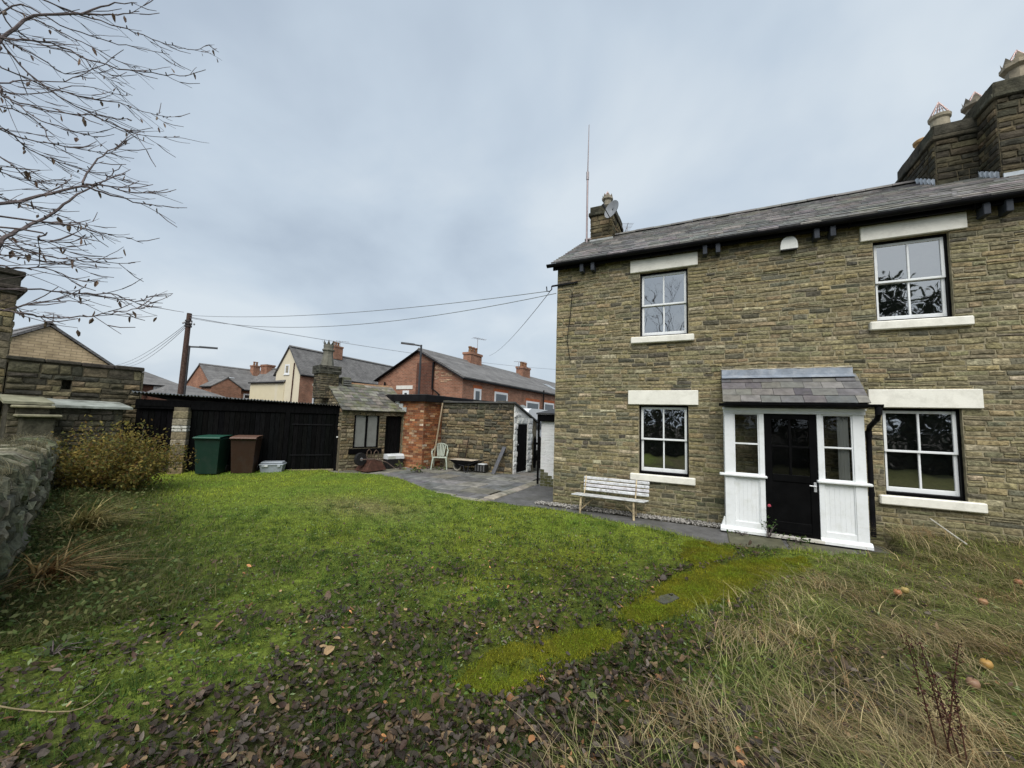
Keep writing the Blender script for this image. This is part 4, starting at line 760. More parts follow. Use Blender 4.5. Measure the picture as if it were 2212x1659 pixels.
# picket gate and wall beyond
t = thing('picket_gate', 'black picket gate between the two white outhouses', 'gate', (-5.0, 12.85, 0))
for k in range(7): x = -5.42+k*.19; MB(None, var(BLACK, .3)).prism([(x, .05), (x+.10, .05), (x+.10, 1.05), (x+.05, 1.15), (x, 1.05)], 12.84, 12.865, 'y').build('picket', M_BLACKWOOD, t)
for z in (.3, .85): MB(None, BLACK).box((-5.44, 12.866, z), (-4.1, 12.90, z+.08)).build('rail', M_BLACKWOOD, t)
yw = thing('back_lane_wall', 'grey stone wall of the lane seen past the picket gate', 'wall', (-4.9, 16.0, 0)); MB(None, (.12, .115, .10)).box((-6.4, 16.0, -.05), (-2.5, 16.3, 1.6)).build('wall', M_MORTAR, yw)
pieces([stone_item(frame((-6.4, 16.0, 0), (1, 0)), r, var(R.choice([(.15, .14, .12), (.12, .115, .10), (.18, .165, .14)]), .2), d=(.02, .05), jit=.02) for r in courses(0, 3.9, 0, 1.6, (.12, .2), (.2, .45))], M_STONE, yw, 'stone', 'stonework', 120)
# yard clutter
t = thing('garden_chair', 'pale green plastic armchair by the brick store', 'chair', (-7.95, 10.86, 0), rz=.55); PC = (.40, .45, .37)
def ribbon(pts, w, th, col, name, par, mat=None, axis=(1, 0, 0)):
    b = MB(None, col)
    for a, c in zip(pts[:-1], pts[1:]): b.bar(a, c, w, th, upv=axis)
    return b.build(name, mat or M_PLASTIC, par)
for k in range(5): x = -.17+k*.085; MB(None, PC).bar((x, -.20, .39), (x, .20, .375), .07, .018).build('seat_slat', M_PLASTIC, t)
MB(None, PC).box((-.23, -.235, .36), (.23, -.195, .40), bev=.015).build('seat_front', M_PLASTIC, t)
for s in (-1, 1):
    MB(None, PC).tube([(s*.21, -.21, .385), (s*.235, -.25, .2), (s*.255, -.285, 0)], [.026, .022, .02], 6).build('leg', M_PLASTIC, t); MB(None, PC).tube([(s*.20, .20, .375), (s*.225, .27, .2), (s*.24, .33, 0)], [.026, .022, .02], 6).build('leg', M_PLASTIC, t)
    MB(None, PC).tube([(s*.225, -.22, .36), (s*.25, -.22, .50), (s*.26, -.16, .58), (s*.265, .05, .585), (s*.22, .25, .64)], .02, 6).build('armrest', M_PLASTIC, t)
b = MB(None, PC); b.tube([(-.20, .20, .40), (-.225, .25, .6), (-.20, .29, .74), (-.10, .31, .80), (0, .315, .815), (.10, .31, .80), (.20, .29, .74), (.225, .25, .6), (.20, .20, .40)], .02, 6); b.build('back_frame', M_PLASTIC, t)
for k in range(6): x = -.14+k*.056; MB(None, PC).bar((x*.7, .205, .40), (x, .30, .79-.25*x*x*8), .028, .012, upv=(0, 1, 0)).build('back_slat', M_PLASTIC, t)
t = thing('wheelbarrow', 'black wheelbarrow with pale caked tray before the stone wall', 'wheelbarrow', (-6.95, 10.82, 0), rz=.02)
b = MB(None, (.011, .011, .012)); b.add([(x, y, z) for z, xa, xb, ya, yb in ((.20, -.18, .30, -.17, .17), (.37, -.46, .42, -.26, .26)) for x, y in ((xa, ya), (xb, ya), (xb, yb), (xa, yb))], [(3, 2, 1, 0)]+[(i, (i+1) % 4, 4+(i+1) % 4, 4+i) for i in range(4)]); b.build('tray', M_BLACK, t)
b = MB(None, (.42, .36, .28)); b.add([(-.45, -.25, .372), (.41, -.25, .372), (.41, .25, .372), (-.45, .25, .372), (-.1, 0, .40), (.2, .05, .395)], [(0, 1, 4), (1, 5, 4), (1, 2, 5), (2, 3, 5), (3, 4, 5), (3, 0, 4)]); b.build('dried_mortar', M_MORTAR, t)
b = MB(None, (.02, .02, .02)); b.tube([(-.27+.13*math.cos(2*math.pi*k/20), 0, .15+.13*math.sin(2*math.pi*k/20)) for k in range(21)], .03, 8, cap=False, col=(.40, .37, .30)); wl = b.build('wheel', M_PLASTIC, t); MB(None, (.03, .03, .03)).tube([(-.27, -.035, .15), (-.27, .035, .15)], .085, 12).build('hub', M_METAL, wl)
for s in (-1, 1):
    MB(None, (.012, .012, .012)).tube([(-.27, s*.07, .15), (.0, s*.16, .19), (.35, s*.24, .26), (.62, s*.28, .38), (.80, s*.28, .40)], .017, 6).build('handle', M_BLACK, t)
    MB(None, (.03, .03, .035)).tube([(-.10, s*.19, .22), (.08, s*.2, .20), (.13, s*.22, .05), (.18, s*.22, .01), (.25, s*.22, .05), (.30, s*.22, .28)], .013, 6).build('leg', M_BLACK, t)
t = thing('rusty_rack', 'rusty iron rack leaning on the stone wall behind the wheelbarrow', 'rack', (-7.25, 11.15, 0)); RU = (.028, .017, .012)
for x in (-7.43, -7.10): MB(None, RU).tube([(x, 11.0, .0), (x+.02, 11.2, .84 if x < -7.3 else 1.05)], .014, 6).build('upright', M_RUST, t)
for z in (.35, .62, .82): MB(None, RU).tube([(-7.42+z*.02, 11.0+z*.24, z), (-7.09+z*.02, 11.0+z*.24, z)], .013, 6).build('cross_bar', M_RUST, t)
for k in range(4): x = -7.38+k*.075; MB(None, RU).tube([(x, 11.0, .03), (x+.015, 11.15, .6)], .007, 5).build('rod', M_RUST, t)
b = MB(None, (.085, .088, .10)); b.bar((-5.92, 10.85, .0), (-5.72, 11.2, .83), .12, .03, upv=(0, -1, .4)); b.build('leaning_board', M_SLATE, label='narrow grey slate board leaning on the stone wall', cat='board')
t = thing('black_crate', 'black slatted crate with white top behind the wheelbarrow', 'crate', (-6.43, 11.02, 0)); MB(None, (.012, .012, .012)).box((-6.62, 10.9, .02), (-6.24, 11.14, .24), bev=.01).build('body', M_PLASTIC, t); MB(None, (.62, .64, .64)).box((-6.5, 10.89, .24), (-6.26, 11.1, .27), bev=.006).build('lid', M_PLASTIC, t)
for k in range(4): MB(None, (.12, .12, .12)).box((-6.60+k*.1, 10.89, .04), (-6.56+k*.1, 10.9, .22)).build('slat', M_PLASTIC, t)
MB(None, (.22, .20, .13)).box((-7.95, 11.05, .02), (-7.30, 11.22, .32), bev=.02).build('stone_trough', M_STONE, label='low pale stone slab behind the plastic armchair', cat='stone slab')

# ------------------------------------------------------------------ stone building on the left, slab-roofed bunker
LF = frame((-14.0, 2.2, 0), (.4, 3.4))
lb = thing('stone_outbuilding', 'dark coursed stone outbuilding with small slot and flat coping', 'outbuilding', W2(LF, (1.7, 0, 0)))
SL = [(1.45, 1.61, 2.09, 2.33)]
lw = wall_sheet(LF, .62, 2.86, -.05, 2.68, SL, .3, (.10, .088, .06), M_MORTAR, lb)
LP = [(.15, .125, .075), (.12, .105, .065), (.095, .085, .06), (.18, .145, .085), (.065, .06, .045)]
pieces([stone_item(LF, r, var(R.choice(LP), .2), d=(.015, .05), jit=.02, gap=.008) for r in courses(.62, 2.86, -.05, 2.66, (.10, .19), (.18, .55), SL)], M_STONE_D, lw, 'stone', 'stonework')
MB(LF, (.10, .09, .06)).box((.62, .30, -.05), (2.86, 2.6, 2.66)).build('body', M_STONE_D, lb)
b = MB(LF, (.10, .09, .06)); b.box((2.862, -.02, -.05), (2.9, 2.6, 2.66)); b.build('side_wall', M_STONE_D, lb)
for k in range(4): MB(LF, var((.065, .058, .048), .2)).box((.56+k*.585+.006, -.06, 2.68+R.uniform(-.01, .01)), (.56+(k+1)*.585-.006, .5, 2.77+R.uniform(-.015, .02)), bev=.02).build('coping_stone', M_STONE_D, lb)
bk = thing('stone_bunker', 'low stone bunker with pale slab roof against the dark outbuilding', 'outbuilding', W2(LF, (1.4, -.7, 0)))
BF = frame(W2(LF, (.62, -.95, 0)), (.4, 3.4)); bw_ = wall_sheet(BF, 0, 1.75, -.05, 1.70, [], .1, (.07, .065, .048), M_MORTAR, bk)
pieces([stone_item(BF, r, var(R.choice([(.08, .072, .05), (.06, .055, .042), (.10, .088, .06)]), .2), d=(.012, .04), jit=.022) for r in courses(0, 1.75, -.05, 1.70, (.09, .16), (.16, .45))], M_STONE_D, bw_, 'stone', 'stonework', 200)
MB(BF, (.07, .065, .05)).box((.02, .02, -.05), (1.73, .94, 1.69)).build('body', M_STONE_D, bk)
for k, (a, c, z) in enumerate(((-.08, .62, 1.79), (.58, 1.9, 1.74))): 
    b = MB(BF, [(.24, .235, .16), (.28, .30, .27)][k]); b.add([(a, -.14, z-.03), (c, -.10, z-.04), (c-.05, .95, z+.10), (a, .95, z+.12), (a, -.14, z-.085), (c, -.10, z-.09), (c-.05, .95, z+.05), (a, .95, z+.06)], [(0, 1, 2, 3), (7, 6, 5, 4), (0, 4, 5, 1), (1, 5, 6, 2), (2, 6, 7, 3), (3, 7, 4, 0)]); b.build('roof_slab', M_FLAG, bk)
b = MB(BF, (.075, .07, .05)); b.box((.16, -.42, -.05), (.62, .0, 1.44), bev=.02); b.box((.10, -.20, 1.44), (.56, .0, 1.64), bev=.02); b.build('buttress', M_STONE_D, bk)
for (a, c, y0, z) in ((.08, .70, -.52, 1.44), (.02, .62, -.28, 1.63)): MB(BF, (.28, .26, .17)).box((a, y0, z), (c, .02, z+.055), bev=.015).build('step_slab', M_FLAG, bk)
tp = thing('tall_stone_pier', 'tall square stone stack with moulded cap at the garden edge', 'chimney stack', W2(LF, (.1, .3, 0)))
pm = MB(LF, (.13, .11, .075)).box((-1.2, -.02, -.05), (.60, 1.2, 4.15)).build('core', M_MORTAR, tp)
pieces([stone_item(frame(W2(LF, (-1.2, -.02, 0)), (.4, 3.4)), r, var(R.choice([(.20, .165, .10), (.16, .135, .085), (.11, .10, .07), (.23, .18, .10)]), .2), d=(.012, .04), jit=.018) for r in courses(0, 1.8, -.05, 4.15, (.13, .24), (.22, .5))]+[stone_item(frame(W2(LF, (.60, -.02, 0)), (-3.4, .4)), r, var((.16, .135, .085), .2), d=(.012, .03), jit=.018) for r in courses(0, 1.2, 2.6, 4.15, (.13, .24), (.22, .5))], M_STONE_D, pm, 'stone', 'stonework', 120)
for (e_, z0, z1) in ((.06, 4.15, 4.24), (.13, 4.24, 4.34), (.03, 4.34, 4.58), (.08, 4.58, 4.70)): MB(LF, var((.055, .05, .04), .15)).box((-1.2-e_, -.02-e_, z0), (.60+e_, 1.2+e_, z1), bev=.02).build('cap_stone', M_STONE_D, tp)
# ------------------------------------------------------------------ houses beyond the yard
FS = (.1, .1, .1)
def ghouse(name, label, o, u, Ln, Wd, eave, ridge, wallmat, roofmat=None, cat='house', over=.18, group=None):
    M = frame((o[0], o[1], 0), u); t = thing(name, label, cat, W2(M, (Ln/2, Wd/2, 0)), group)
    w = MB(M, FS).prism([(0, 0), (0, eave), (Wd/2, ridge), (Wd, eave), (Wd, 0)], 0, Ln, 'x').build('wall', wallmat, t)
    sl = (ridge-eave)/(Wd/2)
    for s in (0, 1):
        b = MB(M, FS); y0 = -over if s == 0 else Wd+over; z0 = eave-over*sl+.03; b.add([(-over*.6, y0, z0), (Ln+.1, y0, z0), (Ln+.1, Wd/2, ridge+.03), (-over*.6, Wd/2, ridge+.03), (-over*.6, y0, z0+.10), (Ln+.1, y0, z0+.10), (Ln+.1, Wd/2, ridge+.13), (-over*.6, Wd/2, ridge+.13)], [(0, 1, 2, 3), (4, 5, 6, 7), (0, 4, 5, 1), (0, 3, 7, 4), (1, 5, 6, 2)])
        r = b.build('roof_slope', roofmat or M_FARSLATE, t)
        MB(M, (.012, .012, .013)).box((-.1, y0-.08 if s == 0 else y0, z0-.06), (Ln, y0 if s == 0 else y0+.08, z0+.03)).build('gutter', M_BLACK, t)
    b = MB(M, (.13, .125, .12)); b.prism([(Wd/2-.16, ridge+.05), (Wd/2, ridge+.19), (Wd/2+.16, ridge+.05)], -over*.6, Ln+.1, 'x'); b.build('ridge', M_SLATE, t)
    return t, M
def win(M, t, x0, x1, z0, z1, col=(.72, .73, .73), split='h', head=None, glass_=None):
    f = .13; b = MB(M, col); b.box((x0, -.03, z0), (x0+f, .02, z1)); b.box((x1-f, -.03, z0), (x1, .02, z1)); b.box((x0+f, -.03, z1-f), (x1-f, .02, z1)); b.box((x0+f, -.03, z0), (x1-f, .02, z0+f)); 
    zm = z0+(z1-z0)*.62
    if split == 'h': b.box((x0+f, -.03, zm-.05), (x1-f, .02, zm+.05))
    w = b.build('window', M_WHITE, t)
    for a, c in (((z0+f, zm-.05), (zm+.05, z1-f)) if split == 'h' else ((z0+f, z1-f),)): 
        MB(M).add([(x0+f, -.012, a), (x1-f, -.012, a), (x1-f, -.012, c), (x0+f, -.012, c)], [(0, 1, 2, 3)]).build('pane', M_GLASSF, w); MB(M, (.16, .18, .17)).add([(x0+f, -.006, a), (x1-f, -.006, a), (x1-f, -.006, c), (x0+f, -.006, c)], [(0, 1, 2, 3)]).build('blind', M_PLASTIC, w)
    MB(M, col).box((x0-.06, -.08, z0-.07), (x1+.06, .0, z0)).build('sill', M_WHITE, w)
    if head: MB(M, head).box((x0-.1, -.012, z1), (x1+.1, .0, z1+.18)).build('arch', M_BRICK, w)
    return w
def stackfar(M, t, x, y, z0, z1, w=.7, d=.5, pots=2, mat=None, col=(.25, .08, .04)):
    b = MB(M, col); b.box((x-w/2, y-d/2, z0), (x+w/2, y+d/2, z1)); b.box((x-w/2-.05, y-d/2-.05, z1-.15), (x+w/2+.05, y+d/2+.05, z1)); c = b.build('chimney_stack', mat or M_REDBRICK, t)
    for k in range(pots): xx = x+(k-(pots-1)/2)*w/max(pots, 1)*.8; MB(M, var((.26, .13, .07), .25)).lathe((xx, y, z1), [(.11, 0), (.09, .3), (.12, .34), (.12, .42), (.09, .43)], 10).build('chimney_pot', M_CLAY, c)
    return c
# red brick terrace
ter, TM = ghouse('brick_terrace', 'red brick terrace end with patched gable and long slate roof', (-11.03, 16.68), (.035, 1), 22, 5.96, 3.75, 5.28, M_REDBRICK, over=.12)
TG = frame(TM @ Vector((0, 5.96, 0)), TM.to_3x3() @ Vector((0, -1, 0)))      # gable face
b = MB(TG, FS); b.box((2.95, -.10, 0), (4.1, -.002, 4.62)); b.build('chimney_breast', M_DARKBRICK, ter)
its = []
for r in courses(4.12, 5.3, 3.55, 4.95, (.074, .076), (.21, .23), top=lambda s: 3.75+(2.98-abs(s-2.98))*.513-.1, bond=1):
    if R.random() < .4: its.append(brick_item(TG, r, var((.45, .30, .20), .2), d=.014))
pieces(its, M_BRICK, ter, 'patched_brick', 'patched_bricks', 60)
win(TG, ter, 1.95, 2.4, 2.45, 3.12, split='n'); MB(TG, (.7, .68, .62)).box((1.45, -.03, 3.2), (2.65, .0, 3.4)).build('lintel', M_CREAM, ter)
b = MB(TG, (.012, .012, .013)); b.tube([(4.12, -.14, 4.6), (4.12, -.14, 3.2), (4.55, -.1, 2.9), (4.55, -.1, 1.2)], .05, 8); b.tube([(.62, -.1, 3.6), (.62, -.1, 1.5)], .05, 8); b.build('waste_pipe', M_BLACK, ter)
for s in (-1, 1):
    b = MB(TG, (.018, .018, .02)); b.bar((2.98, -.13, 5.30), (2.98+s*3.15, -.13, 3.68), .04, .17, upv=(0, 1, 0)); b.build('bargeboard', M_BLACK, ter)
AR = (.40, .12, .05)
for (x0, x1, z0, z1) in ((1.05, 1.75, 1.6, 3.3), (3.2, 4.75, 1.6, 3.3), (7.4, 9.5, 1.5, 3.0), (10.4, 12.3, 1.45, 3.05), (15.5, 17.0, 1.5, 3.0)): win(TM, ter, x0, x1, z0, z1, head=AR)
for x in (9.95, 14.6): MB(TM, (.012, .012, .012)).tube([(x, -.16, 3.9), (x, -.12, .3)], .05, 8).build('downpipe', M_BLACK, ter)
stackfar(TM, ter, 5.2, 2.98, 4.9, 6.0, 1.3, .6, 3); stackfar(TM, ter, 12.6, 2.9, 4.9, 6.05, 1.4, .6, 4)
for x in (14.3, 16.8): 
    z = 3.75+(1.6)*.513; b = MB(TM, (.60, .63, .66)); b.add([(x, .95, 3.75+.95*.513+.16), (x+1.3, .95, 3.75+.95*.513+.16), (x+1.3, 1.8, 3.75+1.8*.513+.16), (x, 1.8, 3.75+1.8*.513+.16)], [(0, 1, 2, 3)]); b.build('skylight', M_GLASSF, ter); MB(TM, (.5, .52, .54)).add([(x-.05, .9, 3.75+.9*.513+.152), (x+1.35, .9, 3.75+.9*.513+.152), (x+1.35, 1.85, 3.75+1.85*.513+.152), (x-.05, 1.85, 3.75+1.85*.513+.152)], [(0, 1, 2, 3)]).build('skylight_frame', M_METAL, ter)
def wall_dish(M, x, z, label):
    p = M @ Vector((x, -.35, z)); t = thing('satellite_dish', label, 'satellite dish', tuple(p)); d = (M.to_3x3() @ Vector((-.5, -.8, .3))).normalized(); u = d.cross(Vector((0, 0, 1))).normalized(); v = u.cross(d)
    b = MB(None, (.30, .33, .33)); rg = [[p+(u*math.cos(2*math.pi*j/16)+v*math.sin(2*math.pi*j/16))*rr+d*rr*rr*.6 for j in range(16)] for rr in (.03, .2, .32)]
    b.add([q for r_ in rg for q in r_], [(i*16+j, i*16+(j+1) % 16, (i+1)*16+(j+1) % 16, (i+1)*16+j) for i in range(2) for j in range(16)]+[tuple(range(16))]); b.build('reflector', M_PLASTIC, t, smooth=True); MB(None, (.1, .1, .1)).tube([p, M @ Vector((x, 0, z))], .03, 6).build('bracket', M_METAL, t)
wall_dish(TM, 6.2, 2.35, 'grey satellite dish on the red terrace wall between upstairs windows'); wall_dish(TM, 13.4, 2.75, 'rust tinged satellite dish near the far downpipe of the red terrace')
aerial(tuple(TM @ Vector((5.6, 2.9, 5.8))), 1.3, 1.2, 'tall tv aerial on the first chimney of the red terrace', 1.5, 6); aerial(tuple(TM @ Vector((11.7, 2.9, 5.8))), .6, .6, 'low tv aerial beside the second chimney of the red terrace', 1.5, 6)
# cream gabled house
crm, CM = ghouse('cream_house', 'tall cream rendered gable house with long patched slate roof', (-31.75, 22.4), (-.05, 1), 17, 3.1, 5.2, 7.55, M_REDBRICK, over=.15)
CG = frame(CM @ Vector((0, 3.1, 0)), CM.to_3x3() @ Vector((0, -1, 0))); RC = (.62, .56, .42)
MB(CG, RC).add([(0, -.012, 0), (3.1, -.012, 0), (3.1, -.012, 5.17), (1.55, -.012, 7.5), (0, -.012, 5.17)], [(0, 1, 2, 3, 4)]).build('rendered_gable', M_RENDER, crm)
MB(CG, (.07, .035, .03)).tube([(2.35, -.08, 6.1), (2.2, -.08, 0)], .05, 6).build('downpipe', M_BLACK, crm); win(CG, crm, 1.1, 1.7, 5.1, 6.0, split='n')
win(CM, crm, 1.4, 2.8, 2.6, 4.2, head=(.6, .56, .45)); 
for s in (-1, 1): MB(CG, (.10, .10, .10)).bar((1.55, -.08, 7.62), (1.55+s*1.75, -.08, 5.0), .04, .15, upv=(0, 1, 0)).build('bargeboard', M_BLACK, crm)
ch = stackfar(CM, crm, 5.0, 1.55, 7.2, 8.55, 1.1, .8, 3); aerial(tuple(CM @ Vector((5.2, 1.2, 8.4))), .7, .9, 'tv aerial above the three pots of the cream house chimney', 1.8, 5)
ex, EM = ghouse('cream_extension', 'low cream rendered wing with slate roof beside the tall gable', (-38.6, 22.25), (1, 0), 5.0, 2.8, 4.45, 5.75, M_RENDER, over=.1)
for o_ in ex.children:
    if o_.name.startswith('wall'):
        me = o_.data; me.color_attributes['Col'].data.foreach_set('color', np.tile(np.array([.62, .55, .38, 1], np.float32), len(me.vertices)))
stackfar(EM, ex, .5, 1.2, 5.0, 6.25, .9, .8, 0)
# red brick house with skylight
rd, RM = ghouse('red_house', 'red brick house with skylight and small gabled wing', (-42.5, 21.0), (0, 1), 12, 5, 3.97, 6.15, M_REDBRICK)
b = MB(RM, (.62, .66, .70)); b.add([(1.4, 1.05, 5.06), (2.5, 1.05, 5.06), (2.5, 1.75, 5.365), (1.4, 1.75, 5.365)], [(0, 1, 2, 3)]); b.build('skylight', M_WHITE, rd)
stackfar(RM, rd, 5.0, 2.0, 5.6, 6.75, .7, .6, 2)
rw, RWM = ghouse('red_house_wing', 'gabled red brick wing in front of the skylight house', (-40.9, 22.77), (-1, 0), 1.7, 2.62, 3.9, 4.75, M_REDBRICK, over=.1)
win(RM, rd, 2.9, 3.9, 2.2, 3.5, split='h'); MB(RWM, (.8, .8, .78)).lathe((0, 2.4, 3.2), [(.0, -.1), (.08, 0), (0, .1)], 8).build('lamp_globe', M_PLASTIC, rw)
# tan brick gable on the left
tn, NM = ghouse('tan_house', 'tan brick house showing a broad banded gable', (-21.4, 7.75), (-1, 0), 7, 5.2, 2.72, 4.55, M_TANBRICK, over=.12)
aerial((-21.6, 5.25, 4.5), .55, 2.2, 'tv aerial on the apex of the tan brick gable', 1.4, 4)
# dark roofed houses
def hip(name, label, x0, x1, y0, y1, eave, ridge, wallmat):
    t = thing(name, label, 'house', ((x0+x1)/2, (y0+y1)/2, 0)); MB(None, FS).box((x0, y0, 0), (x1, y1, eave)).build('wall', wallmat, t); e_ = .25; hw_ = (x1-x0)/2
    b = MB(None, FS); b.add([(x0-e_, y0-e_, eave), (x1+e_, y0-e_, eave), (x1+e_, y1+e_, eave), (x0-e_, y1+e_, eave), ((x0+x1)/2, y0+.6, ridge), ((x0+x1)/2, y1-hw_*.8, ridge)], [(0, 1, 4), (1, 2, 5, 4), (2, 3, 5), (3, 0, 4, 5), (3, 2, 1, 0)]); b.build('roof', M_FARSLATE, t); MB(None, BLACK).box((x1+e_, y0-e_, eave-.1), (x1+e_+.08, y1+e_, eave)).build('gutter', M_BLACK, t); return t
h1 = hip('dark_roofed_house', 'brown brick house with dark hipped roof beyond the shed', -42, -37, 10.5, 16.2, 3.45, 4.75, M_DARKBRICK); hm = frame((-37, 10.5, 0), (0, 1)); win(hm, h1, 3.9, 4.9, 2.75, 3.35, split='n')
h2 = hip('dark_roofed_bungalow', 'low house with dark hipped roof beside the telegraph pole', -36.8, -33.5, 14.0, 17.2, 2.75, 3.5, M_DARKBRICK)
# street furniture
tp = thing('telegraph_pole', 'brown wooden telegraph pole beyond the black shed', 'pole', (-18.34, 7.98, 0)); MB(None, (.075, .048, .038)).tube([(-18.34, 7.98, 0), (-18.33, 8.0, 5.5)], [.105, .085], 10).build('post', M_BARK, tp)
for z in (4.95, 5.05, 5.15): MB(None, (.05, .04, .035)).tube([(-18.33, 8.0, z), (-18.33, 8.0, z+.07)], .12, 10).build('collar', M_METAL, tp)
for k, a in enumerate((0, 1.3, 2.6, 3.9, 5.2)): MB(None, (.4, .4, .4)).lathe((-18.33+.18*math.cos(a), 8+.18*math.sin(a), 5.1), [(.0, -.06), (.04, 0), (.0, .06)], 6).build('insulator', M_PLASTIC, tp)
def lamp(x, y, z, dx, dy, label):
    t = thing('street_lamp', label, 'street lamp', (x, y, 0)); MB(None, (.05, .052, .055)).tube([(x, y, 0), (x, y, 2.0), (x, y, z)], [.08, .055, .05], 10).build('post', M_METAL, t); d = Vector((dx, dy, 0)); l = d.length; d.normalize()
    MB(None, (.05, .052, .055)).tube([(x, y, z-.05), Vector((x, y, z))+d*l*.5], .04, 8).build('arm', M_METAL, t); b = MB(None, (.09, .095, .10)); a = Vector((x, y, z-.01))+d*l*.35; b.bar(a, a+d*l*.68+Vector((0, 0, .03)), .22, .07); b.build('lantern', M_METAL, t)
lamp(-21.95, 9.71, 4.72, .45, .95, 'grey street lamp beside the telegraph pole'); lamp(-12.75, 15.4, 5.30, -.72, -.63, 'grey street lamp before the red terrace gable')
def wire(a, c, sag, label, r=.011):
    a, c = Vector(a), Vector(c); pts = [a.lerp(c, k/24)-Vector((0, 0, 4*sag*(k/24)*(1-k/24))) for k in range(25)]; MB(None, (.30, .31, .32)).tube(pts, r*.75, 4).build('overhead_wire', M_METAL, label=label, cat='wire', group='overhead wires')
PT = (-18.3, 8.0, 5.42)
wire(PT, (-3.05, 7.8, 4.52), .25, 'upper of two wires from the telegraph pole to the cottage corner'); wire((-18.3, 8, 5.32), (-2.85, 7.8, 4.45), .55, 'lower of two wires from the telegraph pole to the cottage corner')
wire((-18.3, 8, 5.35), (-13.6, 38, 7.0), .3, 'wire from the telegraph pole passing over the red terrace', .016); wire((-3.0, 7.8, 4.5), (-12.6, 22.0, 5.8), .25, 'wire from the cottage corner to the red terrace chimney')
for k in range(3): wire((-18.34, 8, 5.15-.06*k), (-38, 12.6+.35*k, 4.75), .3, ['highest', 'middle', 'lowest'][k]+' of three wires from the telegraph pole to the dark roofs', .014)
t = thing('caravan', 'white caravan roof showing behind the whitewashed gable', 'caravan', (-7.2, 16.0, 0)); b = MB(None, (.72, .74, .75)); b.prism([(15.0, .4), (15.0, 1.9), (15.12, 2.12), (15.4, 2.2), (18.2, 2.2), (18.6, 2.0), (18.7, .4)], -8.2, -6.62, 'x'); b.build('body', M_WHITE, t); MB(None, (.03, .03, .03)).box((-6.63, 15.4, 1.3), (-6.60, 16.6, 1.75)).build('window', M_GLASSF, t)
for y in (16.4, 17.2): MB(None, (.02, .02, .02)).tube([(-6.75, y, .3), (-6.55, y, .3)], .3, 16).build('wheel', M_PLASTIC, t)

# ------------------------------------------------------------------ dry stone wall on the left
A, B = Vector((-4.3, .79, 0)), Vector((-11.3, 3.02, 0)); u = (B-A).normalized(); DW = frame(A, u); LD = (A-B).length
dw = thing('dry_stone_wall', 'low rounded dry stone wall grown with dead grass at the garden edge', 'wall', tuple((A+B)/2))
MB(DW, (.10, .09, .065)).box((0, .06, -.05), (LD, .50, .86)).build('core', M_STONE_D, dw)
DP = [(.17, .165, .115), (.13, .13, .085), (.23, .22, .155), (.085, .085, .055), (.12, .13, .075)]
pieces([stone_item(DW, r, var(R.choice(DP), .22), d=(.03, .09), jit=.04, gap=.012) for r in courses(0, LD, -.05, .86, (.10, .2), (.16, .42))], M_STONE_D, dw, 'stone', 'stonework', 150)
s = 0
while s < LD:
    w = R.uniform(.12, .28); b = MB(None, var(R.choice(DP), .2)); c = Vector((s+w/2, .27, .88)); hh = R.uniform(.15, .24); n = 8
    prof = [(-.30, 0), (-.28, hh*.6), (-.12, hh), (.12, hh*1.02), (.27, hh*.55), (.30, 0)]
    b.add([DW @ (c+Vector((e_*(w/2-.01)+R.uniform(-.02, .02), p+R.uniform(-.03, .03), q+R.uniform(-.02, .03)))) for e_ in (-1, 0, 1) for p, q in prof], [(k*6+i, k*6+i+1, k*6+7+i, k*6+6+i) for k in range(2) for i in range(5)]+[tuple(range(5, -1, -1)), tuple(range(12, 18))]); b.build('cope_stone', M_STONE_D, dw); s += w
